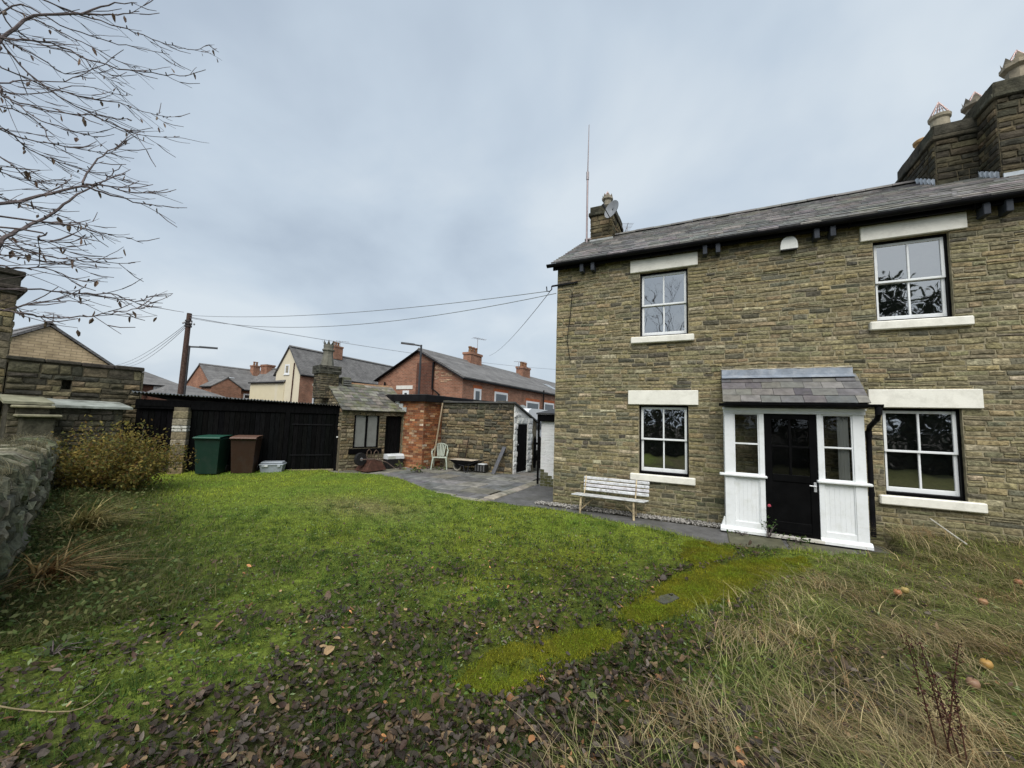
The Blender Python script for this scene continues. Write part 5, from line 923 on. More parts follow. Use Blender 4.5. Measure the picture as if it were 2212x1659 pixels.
# ------------------------------------------------------------------ trees
def bough(b, pts, r0, r1, n=5, col=(.12, .098, .095)):
    k = len(pts); b.tube(pts, [r0+(r1-r0)*i/(k-1) for i in range(k)], n, col, cap=False)
def smooth_path(P, sub=3):
    P = [Vector(p) for p in P]; o = []
    for i in range(len(P)-1):
        p0, p1, p2, p3 = P[max(i-1, 0)], P[i], P[i+1], P[min(i+2, len(P)-1)]
        for k in range(sub):
            t = k/sub; o.append(.5*((2*p1)+(p2-p0)*t+(2*p0-5*p1+4*p2-p3)*t*t+(3*p1-p0-3*p2+p3)*t**3))
    return o+[P[-1]]
BR = [
[(-4.96,0.55,4.97),(-5.03,0.87,5.13),(-4.97,1.12,5.19),(-4.93,1.35,5.29),(-4.98,1.60,5.42),(-4.98,1.83,5.53),(-4.92,1.94,5.60),(-4.91,2.08,5.78)],
[(-4.71,0.61,4.27),(-4.72,0.69,4.43),(-4.65,0.82,4.71),(-4.47,1.01,4.85),(-4.38,1.18,4.97),(-4.36,1.30,5.12)],
[(-4.64,1.05,4.96),(-4.56,1.17,5.14),(-4.42,1.30,5.24)],
[(-5.31,0.64,4.88),(-5.19,0.83,5.09),(-5.06,1.03,5.04),(-5.02,1.26,5.12),(-4.95,1.49,5.20),(-4.77,1.68,5.23)],
[(-4.52,0.58,4.29),(-4.50,0.66,4.31),(-4.50,0.88,4.48),(-4.38,1.06,4.46),(-4.24,1.24,4.47),(-4.20,1.43,4.58),(-4.16,1.59,4.69),(-4.02,1.67,4.76)],
[(-5.49,0.69,4.91),(-5.35,0.78,4.80),(-5.27,0.99,4.77),(-5.25,1.14,4.75),(-5.12,1.29,4.88),(-4.97,1.41,5.12)],
[(-4.83,0.61,4.51),(-4.90,0.72,4.51),(-4.86,0.87,4.36),(-4.76,1.06,4.24),(-4.78,1.18,4.25),(-4.79,1.40,4.26),(-4.69,1.54,4.24),(-4.57,1.76,4.35)],
[(-5.57,0.72,4.76),(-5.50,0.83,4.64),(-5.52,1.06,4.68),(-5.53,1.31,4.76),(-5.41,1.56,4.84),(-5.31,1.78,4.85),(-5.34,1.95,4.96)],
[(-5.19,0.70,4.28),(-5.19,0.89,4.44),(-5.12,1.11,4.60),(-5.14,1.29,4.89)],
[(-5.72,0.77,4.58),(-5.78,0.89,4.56),(-5.89,1.14,4.78),(-5.89,1.41,5.09),(-5.83,1.67,5.17),(-5.92,1.76,5.28)],
[(-4.61,0.62,4.02),(-4.57,0.71,3.93),(-4.50,0.88,3.94),(-4.31,1.04,3.95),(-4.17,1.16,3.97),(-4.12,1.27,4.01)],
[(-5.40,0.73,4.35),(-5.21,0.87,4.24),(-5.06,1.00,4.12),(-4.99,1.19,4.13),(-4.87,1.30,4.11)],
[(-4.94,0.69,3.86),(-5.05,0.81,3.89),(-5.03,0.95,3.90),(-5.00,1.15,3.96),(-5.09,1.35,4.07),(-5.14,1.47,4.16),(-5.11,1.55,4.31)],
[(-5.63,0.79,4.12),(-5.64,0.94,4.16),(-5.74,1.10,4.12),(-5.79,1.25,4.13),(-5.74,1.43,4.12),(-5.74,1.67,4.19),(-5.84,1.80,4.33)],
[(-4.43,0.64,3.01),(-4.42,0.75,3.09),(-4.49,0.94,3.27),(-4.46,1.14,3.46),(-4.38,1.22,3.49),(-4.37,1.43,3.54),(-4.42,1.58,3.66)],
[(-4.34,1.11,3.41),(-4.35,1.12,3.48),(-4.44,1.20,3.72),(-4.44,1.31,3.90),(-4.39,1.33,3.95)],
[(-4.34,1.11,3.41),(-4.32,1.27,3.42),(-4.38,1.46,3.47),(-4.37,1.61,3.51)],
[(-4.28,0.64,2.68),(-4.23,0.75,2.80),(-4.30,0.83,2.91),(-4.39,0.93,3.05),(-4.37,1.02,3.18),(-4.35,1.09,3.34),(-4.43,1.22,3.51),(-4.49,1.30,3.66),(-4.45,1.35,3.78)],
[(-4.24,0.82,2.90),(-4.26,0.92,2.88),(-4.37,1.09,2.95),(-4.51,1.21,3.08)],
[(-4.30,0.91,3.02),(-4.32,1.05,3.06),(-4.44,1.22,3.12),(-4.53,1.36,3.16),(-4.51,1.50,3.19)],
[(-5.56,0.80,3.85),(-5.48,0.97,3.80),(-5.52,1.08,3.74),(-5.56,1.21,3.80),(-5.49,1.32,3.82)],
[(-5.79,0.87,3.62),(-5.83,0.99,3.60),(-5.89,1.17,3.63),(-5.82,1.36,3.61),(-5.76,1.52,3.57),(-5.84,1.55,3.62)],
[(-4.70,0.74,2.93),(-4.70,0.83,2.88),(-4.62,0.96,2.86),(-4.46,1.07,2.83),(-4.36,1.24,2.85),(-4.31,1.46,2.92)],
[(-5.29,0.82,3.15),(-5.15,0.95,3.06),(-5.00,1.06,3.01),(-4.96,1.21,3.05)],
[(-4.50,0.73,2.66),(-4.45,0.84,2.66),(-4.43,1.00,2.72),(-4.30,1.13,2.66),(-4.16,1.22,2.67)],
[(-5.17,0.82,2.91),(-5.18,0.92,2.92),(-5.11,1.08,2.92),(-5.12,1.31,2.97),(-5.16,1.50,3.01)],
[(-4.35,0.67,2.48),(-4.34,0.80,2.48),(-4.42,0.99,2.55),(-4.46,1.20,2.59),(-4.40,1.37,2.63),(-4.40,1.52,2.61),(-4.49,1.66,2.71),(-4.49,1.81,2.79)],
[(-4.19,0.66,2.29),(-4.10,0.77,2.30),(-4.08,0.89,2.31),(-4.15,0.97,2.31),(-4.10,1.12,2.35),(-3.99,1.25,2.40),(-3.99,1.41,2.49),(-4.01,1.53,2.58)],
[(-4.25,1.15,2.55),(-4.30,1.34,2.58),(-4.47,1.54,2.64)],
[(-4.59,0.77,2.35),(-4.48,0.94,2.43),(-4.37,1.08,2.48),(-4.15,1.18,2.50)],
[(-5.91,0.69,5.53),(-5.91,0.90,5.47),(-5.87,1.07,5.48),(-5.73,1.21,5.42),(-5.62,1.43,5.39),(-5.60,1.64,5.41),(-5.53,1.71,5.43)],
[(-5.81,0.69,5.38),(-5.84,0.90,5.25),(-5.89,1.09,5.27),(-5.81,1.34,5.34),(-5.76,1.44,5.25),(-5.81,1.59,5.28),(-5.83,1.70,5.31)],
[(-5.90,0.81,4.45),(-5.87,1.03,4.50),(-5.82,1.18,4.42),(-5.68,1.21,4.24),(-5.59,1.29,4.18)],
[(-5.06,0.74,3.57),(-5.17,0.86,3.60),(-5.17,0.98,3.60),(-5.21,1.19,3.73),(-5.37,1.27,3.82)],
]
rt_ = random.Random(5)
tree = thing('bare_tree', 'bare winter tree with drooping twigs and a few dead leaves at the lawn edge', 'tree', (-6.3, -1.5, 0))
tb = MB(); bough(tb, smooth_path([(-6.3, -1.5, -.1), (-6.25, -1.45, 1.5), (-6.1, -1.3, 3.2), (-5.9, -1.1, 4.9), (-5.8, -1.0, 6.6)]), .17, .06, 10); tb.build('trunk', M_BARK, tree)
dead = []
for bi, P in enumerate(BR):
    P = [Vector(p) for p in P]; b = MB(); st_ = P[0]
    if st_.y < .95:
        zz = max(1.6, min(6.3, st_.z-.5)); k = (zz/6.6); root_ = Vector((-6.25+.4*k, -1.45+.4*k, zz)); mid = root_.lerp(st_, .55)+Vector((0, 0, .12)); P = [root_, mid]+P
    big = bi in (1, 17, 14); pth = smooth_path(P, 4); pth = [p+Vector((rt_.uniform(-1, 1), rt_.uniform(-1, 1), rt_.uniform(-1, 1)))*.008 for p in pth]
    bough(b, pth, .018 if big else .008, .0024, 6)
    n = len(pth)
    for k in range(6, n-1):
        d = (pth[min(k+1, n-1)]-pth[k-1]).normalized()
        if rt_.random() < .6:      # side twig
            L_ = rt_.uniform(.10, .42)*(1-.35*k/n); q = Vector((rt_.uniform(-.5, .5), rt_.uniform(-.2, .6), rt_.uniform(-.7, .55))); e1 = (d*.8+q).normalized(); p = pth[k]; tw = [p]
            for j in range(4): e1 = (e1+Vector((rt_.uniform(-.15, .15), rt_.uniform(-.1, .2), rt_.uniform(-.12, .2)))).normalized(); p = p+e1*L_/4; tw.append(p)
            bough(b, tw, .0028, .0016, 4)
            if rt_.random() < .24: dead.append(tw[rt_.choice((2, 3, 4))])
            if rt_.random() < .4:
                e2 = (e1+Vector((rt_.uniform(-.6, .6), rt_.uniform(-.3, .5), rt_.uniform(-.5, .5)))).normalized(); bough(b, [tw[2], tw[2]+e2*.08, tw[2]+e2*.17+Vector((0, 0, .02))], .0042, .0025, 4)
        if rt_.random() < .4: q = Vector((rt_.uniform(-1, 1), rt_.uniform(-1, 1), rt_.uniform(-.3, 1))).normalized(); bough(b, [pth[k], pth[k]+q*.025], .006, .004, 4)
        if rt_.random() < .07 and k > 8: dead.append(pth[k])
    b.build('branch', M_BARK, tree)
for p in dead:                       # shrivelled leaves still hanging on
    Lf = rt_.uniform(.035, .075); a = rt_.uniform(0, 6.3); w = Lf*rt_.uniform(.13, .26); x = Vector((math.cos(a), math.sin(a), 0)); y = Vector((-x.y, x.x, 0)); sl = Vector((rt_.uniform(-.3, .5), rt_.uniform(-.3, .5), -1)).normalized()
    b = MB(None, var((.11, .075, .05), .25)); c0 = p+sl*.012
    b.add([p, c0, c0+sl*Lf*.35+x*w+y*w*.6, c0+sl*Lf*.4, c0+sl*Lf*.35-x*w+y*w*.7, c0+sl*Lf*.75+x*w*.7+y*w*.9, c0+sl*Lf*.75, c0+sl*Lf*.75-x*w*.6+y*w*.8, c0+sl*Lf+y*w*.5, p+x*.002], [(0, 9, 1), (1, 2, 3), (1, 3, 4), (3, 2, 5, 6), (4, 3, 6, 7), (6, 5, 8), (7, 6, 8)]); b.build('dead_leaf', M_LEAF, tree)
def grow(b, p, d, L_, r, lev, rng, tips):
    pts = [p]; n = 4
    for k in range(n): d = (d+Vector((rng.uniform(-.16, .16), rng.uniform(-.16, .16), rng.uniform(-.05, .14)))).normalized(); p = p+d*L_/n; pts.append(p)
    r1 = r*.62; bough(b, pts, r, r1, 6 if lev > 2 else 4)
    if lev == 0: tips.append(p); return
    for k in range(3 if lev > 1 else 4):
        a = rng.uniform(0, 6.3); o = d.orthogonal().normalized(); o.rotate(__import__('mathutils').Quaternion(d, a)); q = pts[rng.choice((2, 3, 4))] if k else p
        grow(b, q, (d*rng.uniform(.6, 1.1)+o*rng.uniform(.5, .9)).normalized(), L_*rng.uniform(.55, .8), r1*rng.uniform(.55, .8), lev-1, rng, tips)
for i, (x, y, hgt, sd_) in enumerate(((-2.6, -9.5, 5.0, 3), (-.9, -11.5, 5.0, 9), (6.2, -10, 4.2, 21))):
    t = thing('bare_tree', ['bare tree reflected in the upper window beside the bench end', 'second bare tree reflected in the upper window near the aerial mast', 'bare tree reflected at the edge of the upper right window'][i], 'tree', (x, y, 0)); b = MB(); rr_ = random.Random(sd_); tips = []
    bough(b, [Vector((x, y, 0)), Vector((x+.05, y, hgt*.5)), Vector((x+.1, y+.05, hgt))], .2, .14, 9, (.035, .03, .028)); b.build('trunk', M_BARK, t); b = MB(None, (.035, .03, .028))
    for k in range(5): grow(b, Vector((x+.1, y+.05, hgt-.4*k*.5)), Vector((math.cos(k*1.3+i), math.sin(k*1.3+i), 1.1)).normalized(), 2.3, .09, 4, rr_, tips)
    b.build('crown', M_BARK, t)
def leafcloud(name, mat, parent, C, n, size, col, seed=0, **tg):
    """C: list of (centre, radii); leaf quads through the volume, more near the surface"""
    g = np.random.default_rng(seed); P = []; per = n//len(C)
    for c, r in C:
        d = g.standard_normal((per, 3)); d /= np.linalg.norm(d, axis=1)[:, None]; P.append(np.array(c)+d*np.array(r)*(g.uniform(.25, 1, (per, 1))**.45)*g.uniform(.8, 1.15, (per, 1)))
    P = np.concatenate(P); n = len(P); a = g.standard_normal((n, 3)); a /= np.linalg.norm(a, axis=1)[:, None]; c_ = np.cross(a, g.standard_normal((n, 3))); c_ /= np.linalg.norm(c_, axis=1)[:, None]
    s = g.uniform(*size, (n, 1)); V = np.stack([P-a*s, P+c_*s*.45, P+a*s, P-c_*s*.45], 1); col = np.array(col); cc = col[g.integers(0, len(col), n)]*g.uniform(.6, 1.35, (n, 1))
    return fast(name, V.reshape(-1, 3), np.arange(4*n).reshape(-1, 4), np.repeat(cc, 4, 0), mat, parent, **tg)
t = thing('evergreen_tree', 'dense dark evergreen reflected in the upper right window', 'tree', (8.8, -9.5, 0)); b = MB(None, (.05, .04, .03)); bough(b, [Vector((8.8, -9.5, 0)), Vector((8.8, -9.5, 5))], .25, .1, 8); b.build('trunk', M_BARK, t)
leafcloud('crown', M_GRASS, t, [((8.8+R.uniform(-1.6, 1.6), -9.5+R.uniform(-1, 1), 2.0+k*.72), (2.0-.09*k, 1.8-.09*k, 1.0)) for k in range(10)], 9000, (.08, .17), [(.012, .022, .008), (.02, .03, .012)], 4)
t = thing('added_hedge', 'tall dark foliage out of view, added to darken the lower window reflections', 'added_hedge', (1, -7.5, 0)); leafcloud('foliage', M_GRASS, t, [((-9+k*1.1, -7.6+R.uniform(-.4, .4), 1.3+R.uniform(0, .4)), (1.0, .9, 1.7)) for k in range(19)]+[((-9+k*1.1, -7.3, .35), (.9, .6, .6)) for k in range(19)], 40000, (.06, .13), [(.014, .024, .008), (.022, .03, .012), (.03, .028, .014)], 6)  # unseen foliage added so the lower panes mirror dark instead of bright horizon sky

# ------------------------------------------------------------------ shrubs, weeds and grass
sh = thing('golden_shrub', 'twiggy shrub in golden brown autumn leaf by the stone pillar', 'shrub', (-10.2, 3.5, 0)); b = MB(None, (.06, .04, .025)); rr_ = random.Random(8); tipsP = []
for k in range(90):
    a = rr_.uniform(0, 6.3); d = Vector((math.cos(a)*rr_.uniform(.1, 1.0), math.sin(a)*rr_.uniform(.1, 1.1), rr_.uniform(.5, 1.0))).normalized(); p = Vector((-10.2+rr_.uniform(-.25, .25), 3.5+rr_.uniform(-.3, .3), .05)); pts = [p]
    Lq = rr_.uniform(.8, 1.35)
    for j in range(6): d = (d+Vector((rr_.uniform(-.12, .12), rr_.uniform(-.12, .12), -.05))).normalized(); p = p+d*Lq/6; pts.append(p)
    bough(b, pts, .007, .002, 4); tipsP += pts[2:]
b.build('stems', M_BARK, sh)
tp_ = np.array([tuple(p) for p in tipsP]); g = np.random.default_rng(3); n = 17000; P = tp_[g.integers(0, len(tp_), n)]+g.normal(0, .085, (n, 3)); P[:, 2] = np.maximum(P[:, 2], .06)
def leafquads(P, size, col, g, flat=0.):
    n = len(P); a = g.standard_normal((n, 3)); a[:, 2] *= (1-flat); a /= np.linalg.norm(a, axis=1)[:, None]; k = g.standard_normal((n, 3)); k[:, 2] *= (1-flat); c_ = np.cross(a, np.cross(k, a)); c_ = np.cross(a, k); 
    if flat: c_ = np.cross(np.array([0, 0, 1.])+g.normal(0, 1-flat, (n, 3)), a)
    c_ /= np.linalg.norm(c_, axis=1)[:, None]+1e-9; s = g.uniform(*size, (n, 1)); V = np.stack([P-a*s, P+c_*s*.5, P+a*s, P-c_*s*.5], 1); col = np.array(col); cc = col[g.integers(0, len(col), n)]*g.uniform(.65, 1.35, (n, 1)); return V.reshape(-1, 3), np.arange(4*n).reshape(-1, 4), np.repeat(cc, 4, 0)
fast('foliage', *leafquads(P, (.018, .038), [(.23, .17, .04), (.18, .14, .03), (.15, .15, .04), (.25, .20, .055), (.14, .085, .026), (.09, .10, .03)], g), M_GRASS, sh)
def blades(P, H, lean, az, wid, C, K=3):
    n = len(P); t = np.linspace(0, 1, K+1); dx, dy = np.cos(az), np.sin(az); V = np.zeros((n, 2*K+1, 3)); sx, sy = -dy, dx
    for k in range(K+1):
        f = t[k]; off = lean*f*f*H; z = H*(f-.42*np.minimum(lean, 1.6)*f*f); w = wid*(1-f)*.5
        c = np.stack([P[:, 0]+dx*off, P[:, 1]+dy*off, P[:, 2]+np.maximum(z, .004*f)], 1)
        if k == K: V[:, 2*K] = c
        else: V[:, 2*k] = c+np.stack([sx*w, sy*w, 0*w], 1); V[:, 2*k+1] = c-np.stack([sx*w, sy*w, 0*w], 1)
    F = []
    for k in range(K-1): F += [(2*k, 2*k+1, 2*k+3), (2*k, 2*k+3, 2*k+2)]
    F.append((2*K-2, 2*K-1, 2*K)); F = (np.array(F)[None]+(2*K+1)*np.arange(n)[:, None, None]).reshape(-1, 3)
    return V.reshape(-1, 3), F, np.repeat(C, 2*K+1, 0)
def scatter(n, rmin, rmax, a0, a1, seed, pw=1.):
    g = np.random.default_rng(seed); r = rmin+(rmax-rmin)*g.uniform(0, 1, n)**pw; a = np.radians(g.uniform(a0, a1, n)); return -r*np.sin(a), r*np.cos(a), g      # a measured leftward from +Y
inmoss = lambda x, y: np.any([inpoly(x, y, P) for P in MOSS], 0)
# short lawn grass
x, y, g = scatter(330000, 1.0, 14.5, -42, 94, 1, 1.15); k = inpoly(x, y, LAWN) & ~(inmoss(x, y) & (g.uniform(0, 1, len(x)) > .12)); patch = nz(x, y, 2.6, 4)
k &= g.uniform(0, 1, len(x)) > np.clip(1.02*litter(x, y), 0, .97)*(1-.5*(patch > .25)); k &= g.uniform(0, 1, len(x)) > .75*np.clip(nz(x, y, 3.7, 14)-.15, 0, 1); k &= g.uniform(0, 1, len(x)) > .75*drygrass(x, y); x, y = x[k], y[k]; n = len(x); d = np.hypot(x, y); lit = litter(x, y)
H = (.026+.0018*d)*g.uniform(.6, 1.5, n)*(1+1.3*np.clip(nz(x, y, 2.6, 4), 0, 1)*(d < 7)); base = np.array([.185, .295, .038]); yel = np.array([.36, .40, .04]); drk = np.array([.060, .100, .020])
m1 = np.clip(.40+.9*nz(x, y, 1.5, 1)+.55*np.exp(-((x+.6)/2.6)**2-((y-4.4)/2.0)**2), 0, 1)[:, None]; C = base*(1-m1)+yel*m1; dp_ = (.75*np.exp(-((x+5.6)/1.1)**2-((y-5.4)/.6)**2))[:, None]; C = C*(1-dp_)+np.array([.27, .24, .11])*dp_; m2 = np.clip(lit*1.2+.75*np.exp(-((x+6.5)/3.2)**2-((y-2.2)/1.7)**2), 0, 1)[:, None]; C = C*(1-m2)+drk*m2; C = C*g.uniform(.5, 1.6, (n, 1))*(1+.25*nz(x, y, 5.5, 9))[:, None]
st_ = g.uniform(0, 1, n) < np.where(d < 5.5, .12, .04); C[st_] = np.array([.20, .17, .08])*g.uniform(.6, 1.2, (st_.sum(), 1))
fast('grass', *blades(np.stack([x, y, gh(x, y)-.004], 1), H, g.uniform(.2, 1.4, n), g.uniform(0, 6.3, n), .0030+.0006*d, C, 2), M_GRASS, label='short damp grass of the lawn', cat='grass', kind='stuff')
# darker, longer tufts standing in the lawn
x0_, y0_, g = scatter(1500, 1.3, 8.0, -20, 90, 41, 1.0); k = inpoly(x0_, y0_, LAWN) & ~inmoss(x0_, y0_) & (drygrass(x0_, y0_) < .5); x0_, y0_ = x0_[k], y0_[k]; x = np.repeat(x0_, 34)+g.normal(0, .045, 34*len(x0_)); y = np.repeat(y0_, 34)+g.normal(0, .045, 34*len(x0_)); n = len(x)
fast('grass_tufts', *blades(np.stack([x, y, gh(x, y)-.004], 1), g.uniform(.04, .105, n), g.uniform(.3, 1.5, n), g.uniform(0, 6.3, n), np.full(n, .0045), np.array([(.05, .10, .016), (.075, .135, .02), (.035, .07, .014)])[g.integers(0, 3, n)]*g.uniform(.6, 1.35, (n, 1)), 3), M_GRASS, label='scattered longer dark green tufts in the lawn', cat='grass', kind='stuff')
# clover, plantain and other small lawn leaves
x, y, g = scatter(70000, 1.0, 9.5, -30, 92, 2, 1.1); k = inpoly(x, y, LAWN) & ~inmoss(x, y) & (g.uniform(0, 1, len(x)) > .5*drygrass(x, y)) & (g.uniform(0, 1, len(x)) > .95*litter(x, y)) & (nz(x, y, 3.1, 7)+g.normal(0, .4, len(x)) > -.1); x, y = x[k], y[k]; d = np.hypot(x, y)
V, F, C = leafquads(np.stack([x, y, gh(x, y)+g.uniform(.008, .032, len(x))], 1), (.008, .021), [(.08, .15, .03), (.13, .21, .05), (.25, .31, .15), (.05, .09, .02), (.20, .24, .04)], g, .72); fast('lawn_weeds', V, F, C, M_GRASS, label='clover and small broad leaves scattered through the lawn', cat='weeds', kind='stuff')
# pile of the moss
Xs, Ys = [], []; g = np.random.default_rng(31)
for P in MOSS:
    lo, hi = P.min(0)-.15, P.max(0)+.15; q = int(26000*np.prod(hi-lo)); xx_, yy_ = g.uniform(lo[0], hi[0], q), g.uniform(lo[1], hi[1], q); sp_ = np.where(g.uniform(0, 1, q) < .4, .11, .02); k = (nz(xx_, yy_, 5, 3)+g.normal(0, .15, q) > -.6) & inpoly(xx_+.10*nz(xx_, yy_, 7)+g.normal(0, 1, q)*sp_, yy_+.10*nz(yy_, xx_, 6)+g.normal(0, 1, q)*sp_, P); Xs.append(xx_[k]); Ys.append(yy_[k])
x, y = np.concatenate(Xs), np.concatenate(Ys); n = len(x); m1 = np.clip(.5+nz(x, y, 6, 2)+g.normal(0, .25, n), 0, 1)[:, None]; C = (np.array([.175, .235, .014])*m1+np.array([.25, .235, .018])*(1-m1))*g.uniform(.35, 1.5, (n, 1))
fast('moss_pile', *blades(np.stack([x, y, np.full(n, .030)+.012*nz(x, y, 13)], 1), g.uniform(.012, .034, n), g.uniform(.2, 1.2, n), g.uniform(0, 6.3, n), np.full(n, .008), C, 2), M_GRASS, label='fine yellow green pile of the mossy garden path', cat='moss', kind='stuff')
# long dead grass on the right, with green shoots below
x, y, g = scatter(165000, 1.1, 9.2, -46, 30, 3, 1.05); k = (drygrass(x, y)*np.clip(.58+1.1*nz(x, y, 2.6, 6), .08, 1)*np.where(nz(x, y, 2.9, 17) > .2, .15, 1) > g.uniform(0, 1, len(x))) & (y < 7.8) & ~inmoss(x, y) & ~((x > .1) & (x < 2.32) & (y > 6.62)); x, y = x[k], y[k]; n = len(x); d = np.hypot(x, y)
g2 = g.uniform(0, 1, n); g2 = np.clip(g2+.18*nz(x, y, 1.7, 21)+.06, 0, 1); H = np.where(g2 < .5, g.uniform(.04, .12, n), g.uniform(.08, .23, n))*(1+1.1*np.exp(-((x-3.1)/1.3)**2-((y-7.3)/.7)**2)); C = np.where((g2 < .5)[:, None], np.array([.110, .122, .034]), np.array([.37, .305, .165]))*g.uniform(.45, 1.5, (n, 1)); C[g2 > .93] *= 1.7; hue = nz(x, y, 3.4, 12)+g.normal(0, .25, n); C[hue > .35] *= np.array([.62, .82, .5]); C[hue < -.35] *= np.array([.72, .60, .55])
az = 2.6+1.3*nz(x, y, .9, 2)+g.normal(0, .9, n)
fast('long_dry_grass', *blades(np.stack([x, y, gh(x, y)-.005], 1), H, g.uniform(.9, 2.6, n), az, .0028+.0007*d, C, 4), M_GRASS, label='long matted straw coloured grass in front of the porch and right window', cat='grass', kind='stuff')
# single tall bleached stalks
x, y, g = scatter(420, 1.4, 7.5, -42, 22, 4); k = (drygrass(x, y) > .25) & (y < 7.5) & ~inmoss(x, y) & ~((x > .1) & (x < 2.3) & (y > 6.4)); x, y = x[k], y[k]; n = len(x)
fast('grass_stalks', *blades(np.stack([x, y, gh(x, y)], 1), g.uniform(.2, .55, n), g.uniform(.2, 1.2, n), g.uniform(0, 6.3, n), np.full(n, .006), np.array([.36, .31, .18])*g.uniform(.7, 1.2, (n, 1)), 5), M_GRASS, label='thin bleached seed stalks standing out of the dead grass', cat='grass', kind='stuff')
# dead grass on top of the dry stone wall, rank growth at its foot
g = np.random.default_rng(9); n = 7000; s = g.uniform(.2, LD, n); tt = g.uniform(.0, .5, n); o = np.array(A); uu = np.array(u); vv = np.array((-u.y, u.x, 0)); P = o+uu*s[:, None]+vv*tt[:, None]; P[:, 2] = 1.0+.08*np.sin(s*5); k = nz(s, tt*0, 2.2, 1) > -.15; P = P[k]; n = len(P)
fast('wall_top_grass', *blades(P, g.uniform(.08, .30, n), g.uniform(.5, 2.0, n), g.normal(-.6, 1.0, n), np.full(n, .007), np.array([.27, .24, .15])*g.uniform(.6, 1.3, (n, 1)), 3), M_GRASS, label='bleached dead grass growing on the dry stone wall', cat='grass', kind='stuff')
n = 30000; s = g.uniform(0, LD+.5, n); tt = -np.abs(g.normal(0, .7, n))-.05; P = o+uu*s[:, None]+vv*tt[:, None]; P[:, 2] = gh(P[:, 0], P[:, 1]); k = np.hypot(P[:, 0], P[:, 1]) > 1.3; P = P[k]; n = len(P)
fast('rank_grass', *blades(P, g.uniform(.05, .2, n), g.uniform(.5, 1.8, n), g.normal(.6, 1.2, n), np.full(n, .008), np.array([(.075, .115, .025), (.12, .14, .04), (.22, .19, .09)])[g.integers(0, 3, n)]*g.uniform(.6, 1.3, (n, 1)), 3), M_GRASS, label='rank grass along the foot of the dry stone wall', cat='grass', kind='stuff')
n = 6500; s = g.uniform(0, LD+.5, n); tt = -np.abs(g.normal(0, .6, n))-.02; P = o+uu*s[:, None]+vv*tt[:, None]; P[:, 2] = gh(P[:, 0], P[:, 1])+g.uniform(.02, .16, n); P = P[np.hypot(P[:, 0], P[:, 1]) > 1.4]
fast('bramble_leaves', *leafquads(P, (.012, .034), [(.075, .12, .03), (.12, .16, .05), (.055, .085, .025), (.17, .19, .07), (.20, .17, .07)], g, .4), M_GRASS, label='green bramble and dock leaves creeping along the dry stone wall', cat='weeds', kind='stuff')
def tussock(x, y, n, H, azc, spread, col, label, seed, wid=.022):
    g = np.random.default_rng(seed); r = np.abs(g.normal(0, .10, n)); a = g.uniform(0, 6.3, n); X, Y = x+r*np.cos(a), y+r*np.sin(a); col = np.array(col)
    fast('grass_tussock', *blades(np.stack([X, Y, gh(X, Y)-.01], 1), g.uniform(H*.35, H, n), g.uniform(.5, 1.8, n), g.normal(azc, spread*1.7, n)+.5*np.sin(np.arange(n)*.9), np.full(n, wid), col[g.integers(0, len(col), n)]*g.uniform(.6, 1.3, (n, 1)), 5), M_GRASS, label=label, cat='grass tuft')
tussock(-5.5, 1.5, 200, .66, .35, .45, [(.36, .23, .09), (.24, .14, .06), (.48, .36, .17), (.14, .11, .05)], 'rust coloured arching grass tuft at the foot of the stone wall', 1)
tussock(-7.3, 2.3, 220, .70, .35, .4, [(.34, .29, .11), (.22, .20, .07), (.44, .36, .16)], 'olive straw arching grass tuft before the golden shrub', 2)
tussock(-8.6, 2.45, 60, .6, .9, .5, [(.14, .15, .045), (.20, .17, .06)], 'upright pale green blades between shrub and wall', 3, .012)
def weed(name, label, x, y, n, rad, hgt, size, col, seed, cat='weed', z0=None):
    g = np.random.default_rng(seed); t = thing(name, label, cat, (x, y, 0)); a = g.uniform(0, 6.3, n); r = rad*np.sqrt(g.uniform(0, 1, n)); zb = float(gh(x, y)) if z0 is None else z0; P = np.stack([x+r*np.cos(a), y+r*np.sin(a), zb+hgt*g.uniform(.15, 1, n)*(1-.4*r/rad)], 1)
    fast('leaves', *leafquads(P, size, col, g, .35), M_GRASS, t); b = MB(None, (.07, .07, .03))
    for p in P[::max(1, n//10)]: bough(b, [Vector((x, y, zb)), Vector((x, y, zb)).lerp(Vector(p), .5)+Vector((0, 0, .03)), Vector(p)], .005, .002, 4)
    b.build('stems', M_BARK, t); return t
GRN = [(.09, .13, .04), (.15, .18, .06), (.20, .21, .09), (.06, .09, .03)]
weed('yard_weed', 'leafy weed in the flags before the hut doorway', -8.85, 9.95, 26, .20, .28, (.04, .085), GRN, 1, z0=0); weed('yard_weed', 'larger leafy weed in the flags before the brick corner', -7.95, 9.75, 34, .24, .30, (.04, .09), GRN, 2, z0=0); weed('yard_weed', 'straggling weed at the foot of the brick store', -8.2, 10.55, 24, .3, .16, (.03, .06), GRN, 3, z0=0); weed('yard_weed', 'leafy weed under the green plastic armchair', -7.75, 10.65, 20, .25, .14, (.03, .06), GRN, 4, z0=0)
weed('yellow_leaved_plant', 'yellow green ground plant before the golden shrub', -7.9, 2.85, 110, .55, .16, (.015, .045), [(.24, .25, .07), (.13, .17, .05), (.28, .23, .05), (.16, .20, .08)], 5)
weed('broad_leaved_dock', 'broad green dock rosette in the leaf litter by the moss', -.62, 2.5, 30, .12, .08, (.018, .045), GRN[:2]+GRN[3:], 6); weed('broad_leaved_dock', 'green dandelion rosette in the lawn among brown leaves', -2.75, 2.35, 26, .11, .06, (.015, .04), GRN[:2]+GRN[3:], 7); weed('broad_leaved_dock', 'green rosette at the edge of the leaf litter below the dry wall', -3.9, 1.15, 40, .2, .10, (.018, .048), GRN[:2]+GRN[3:], 8)
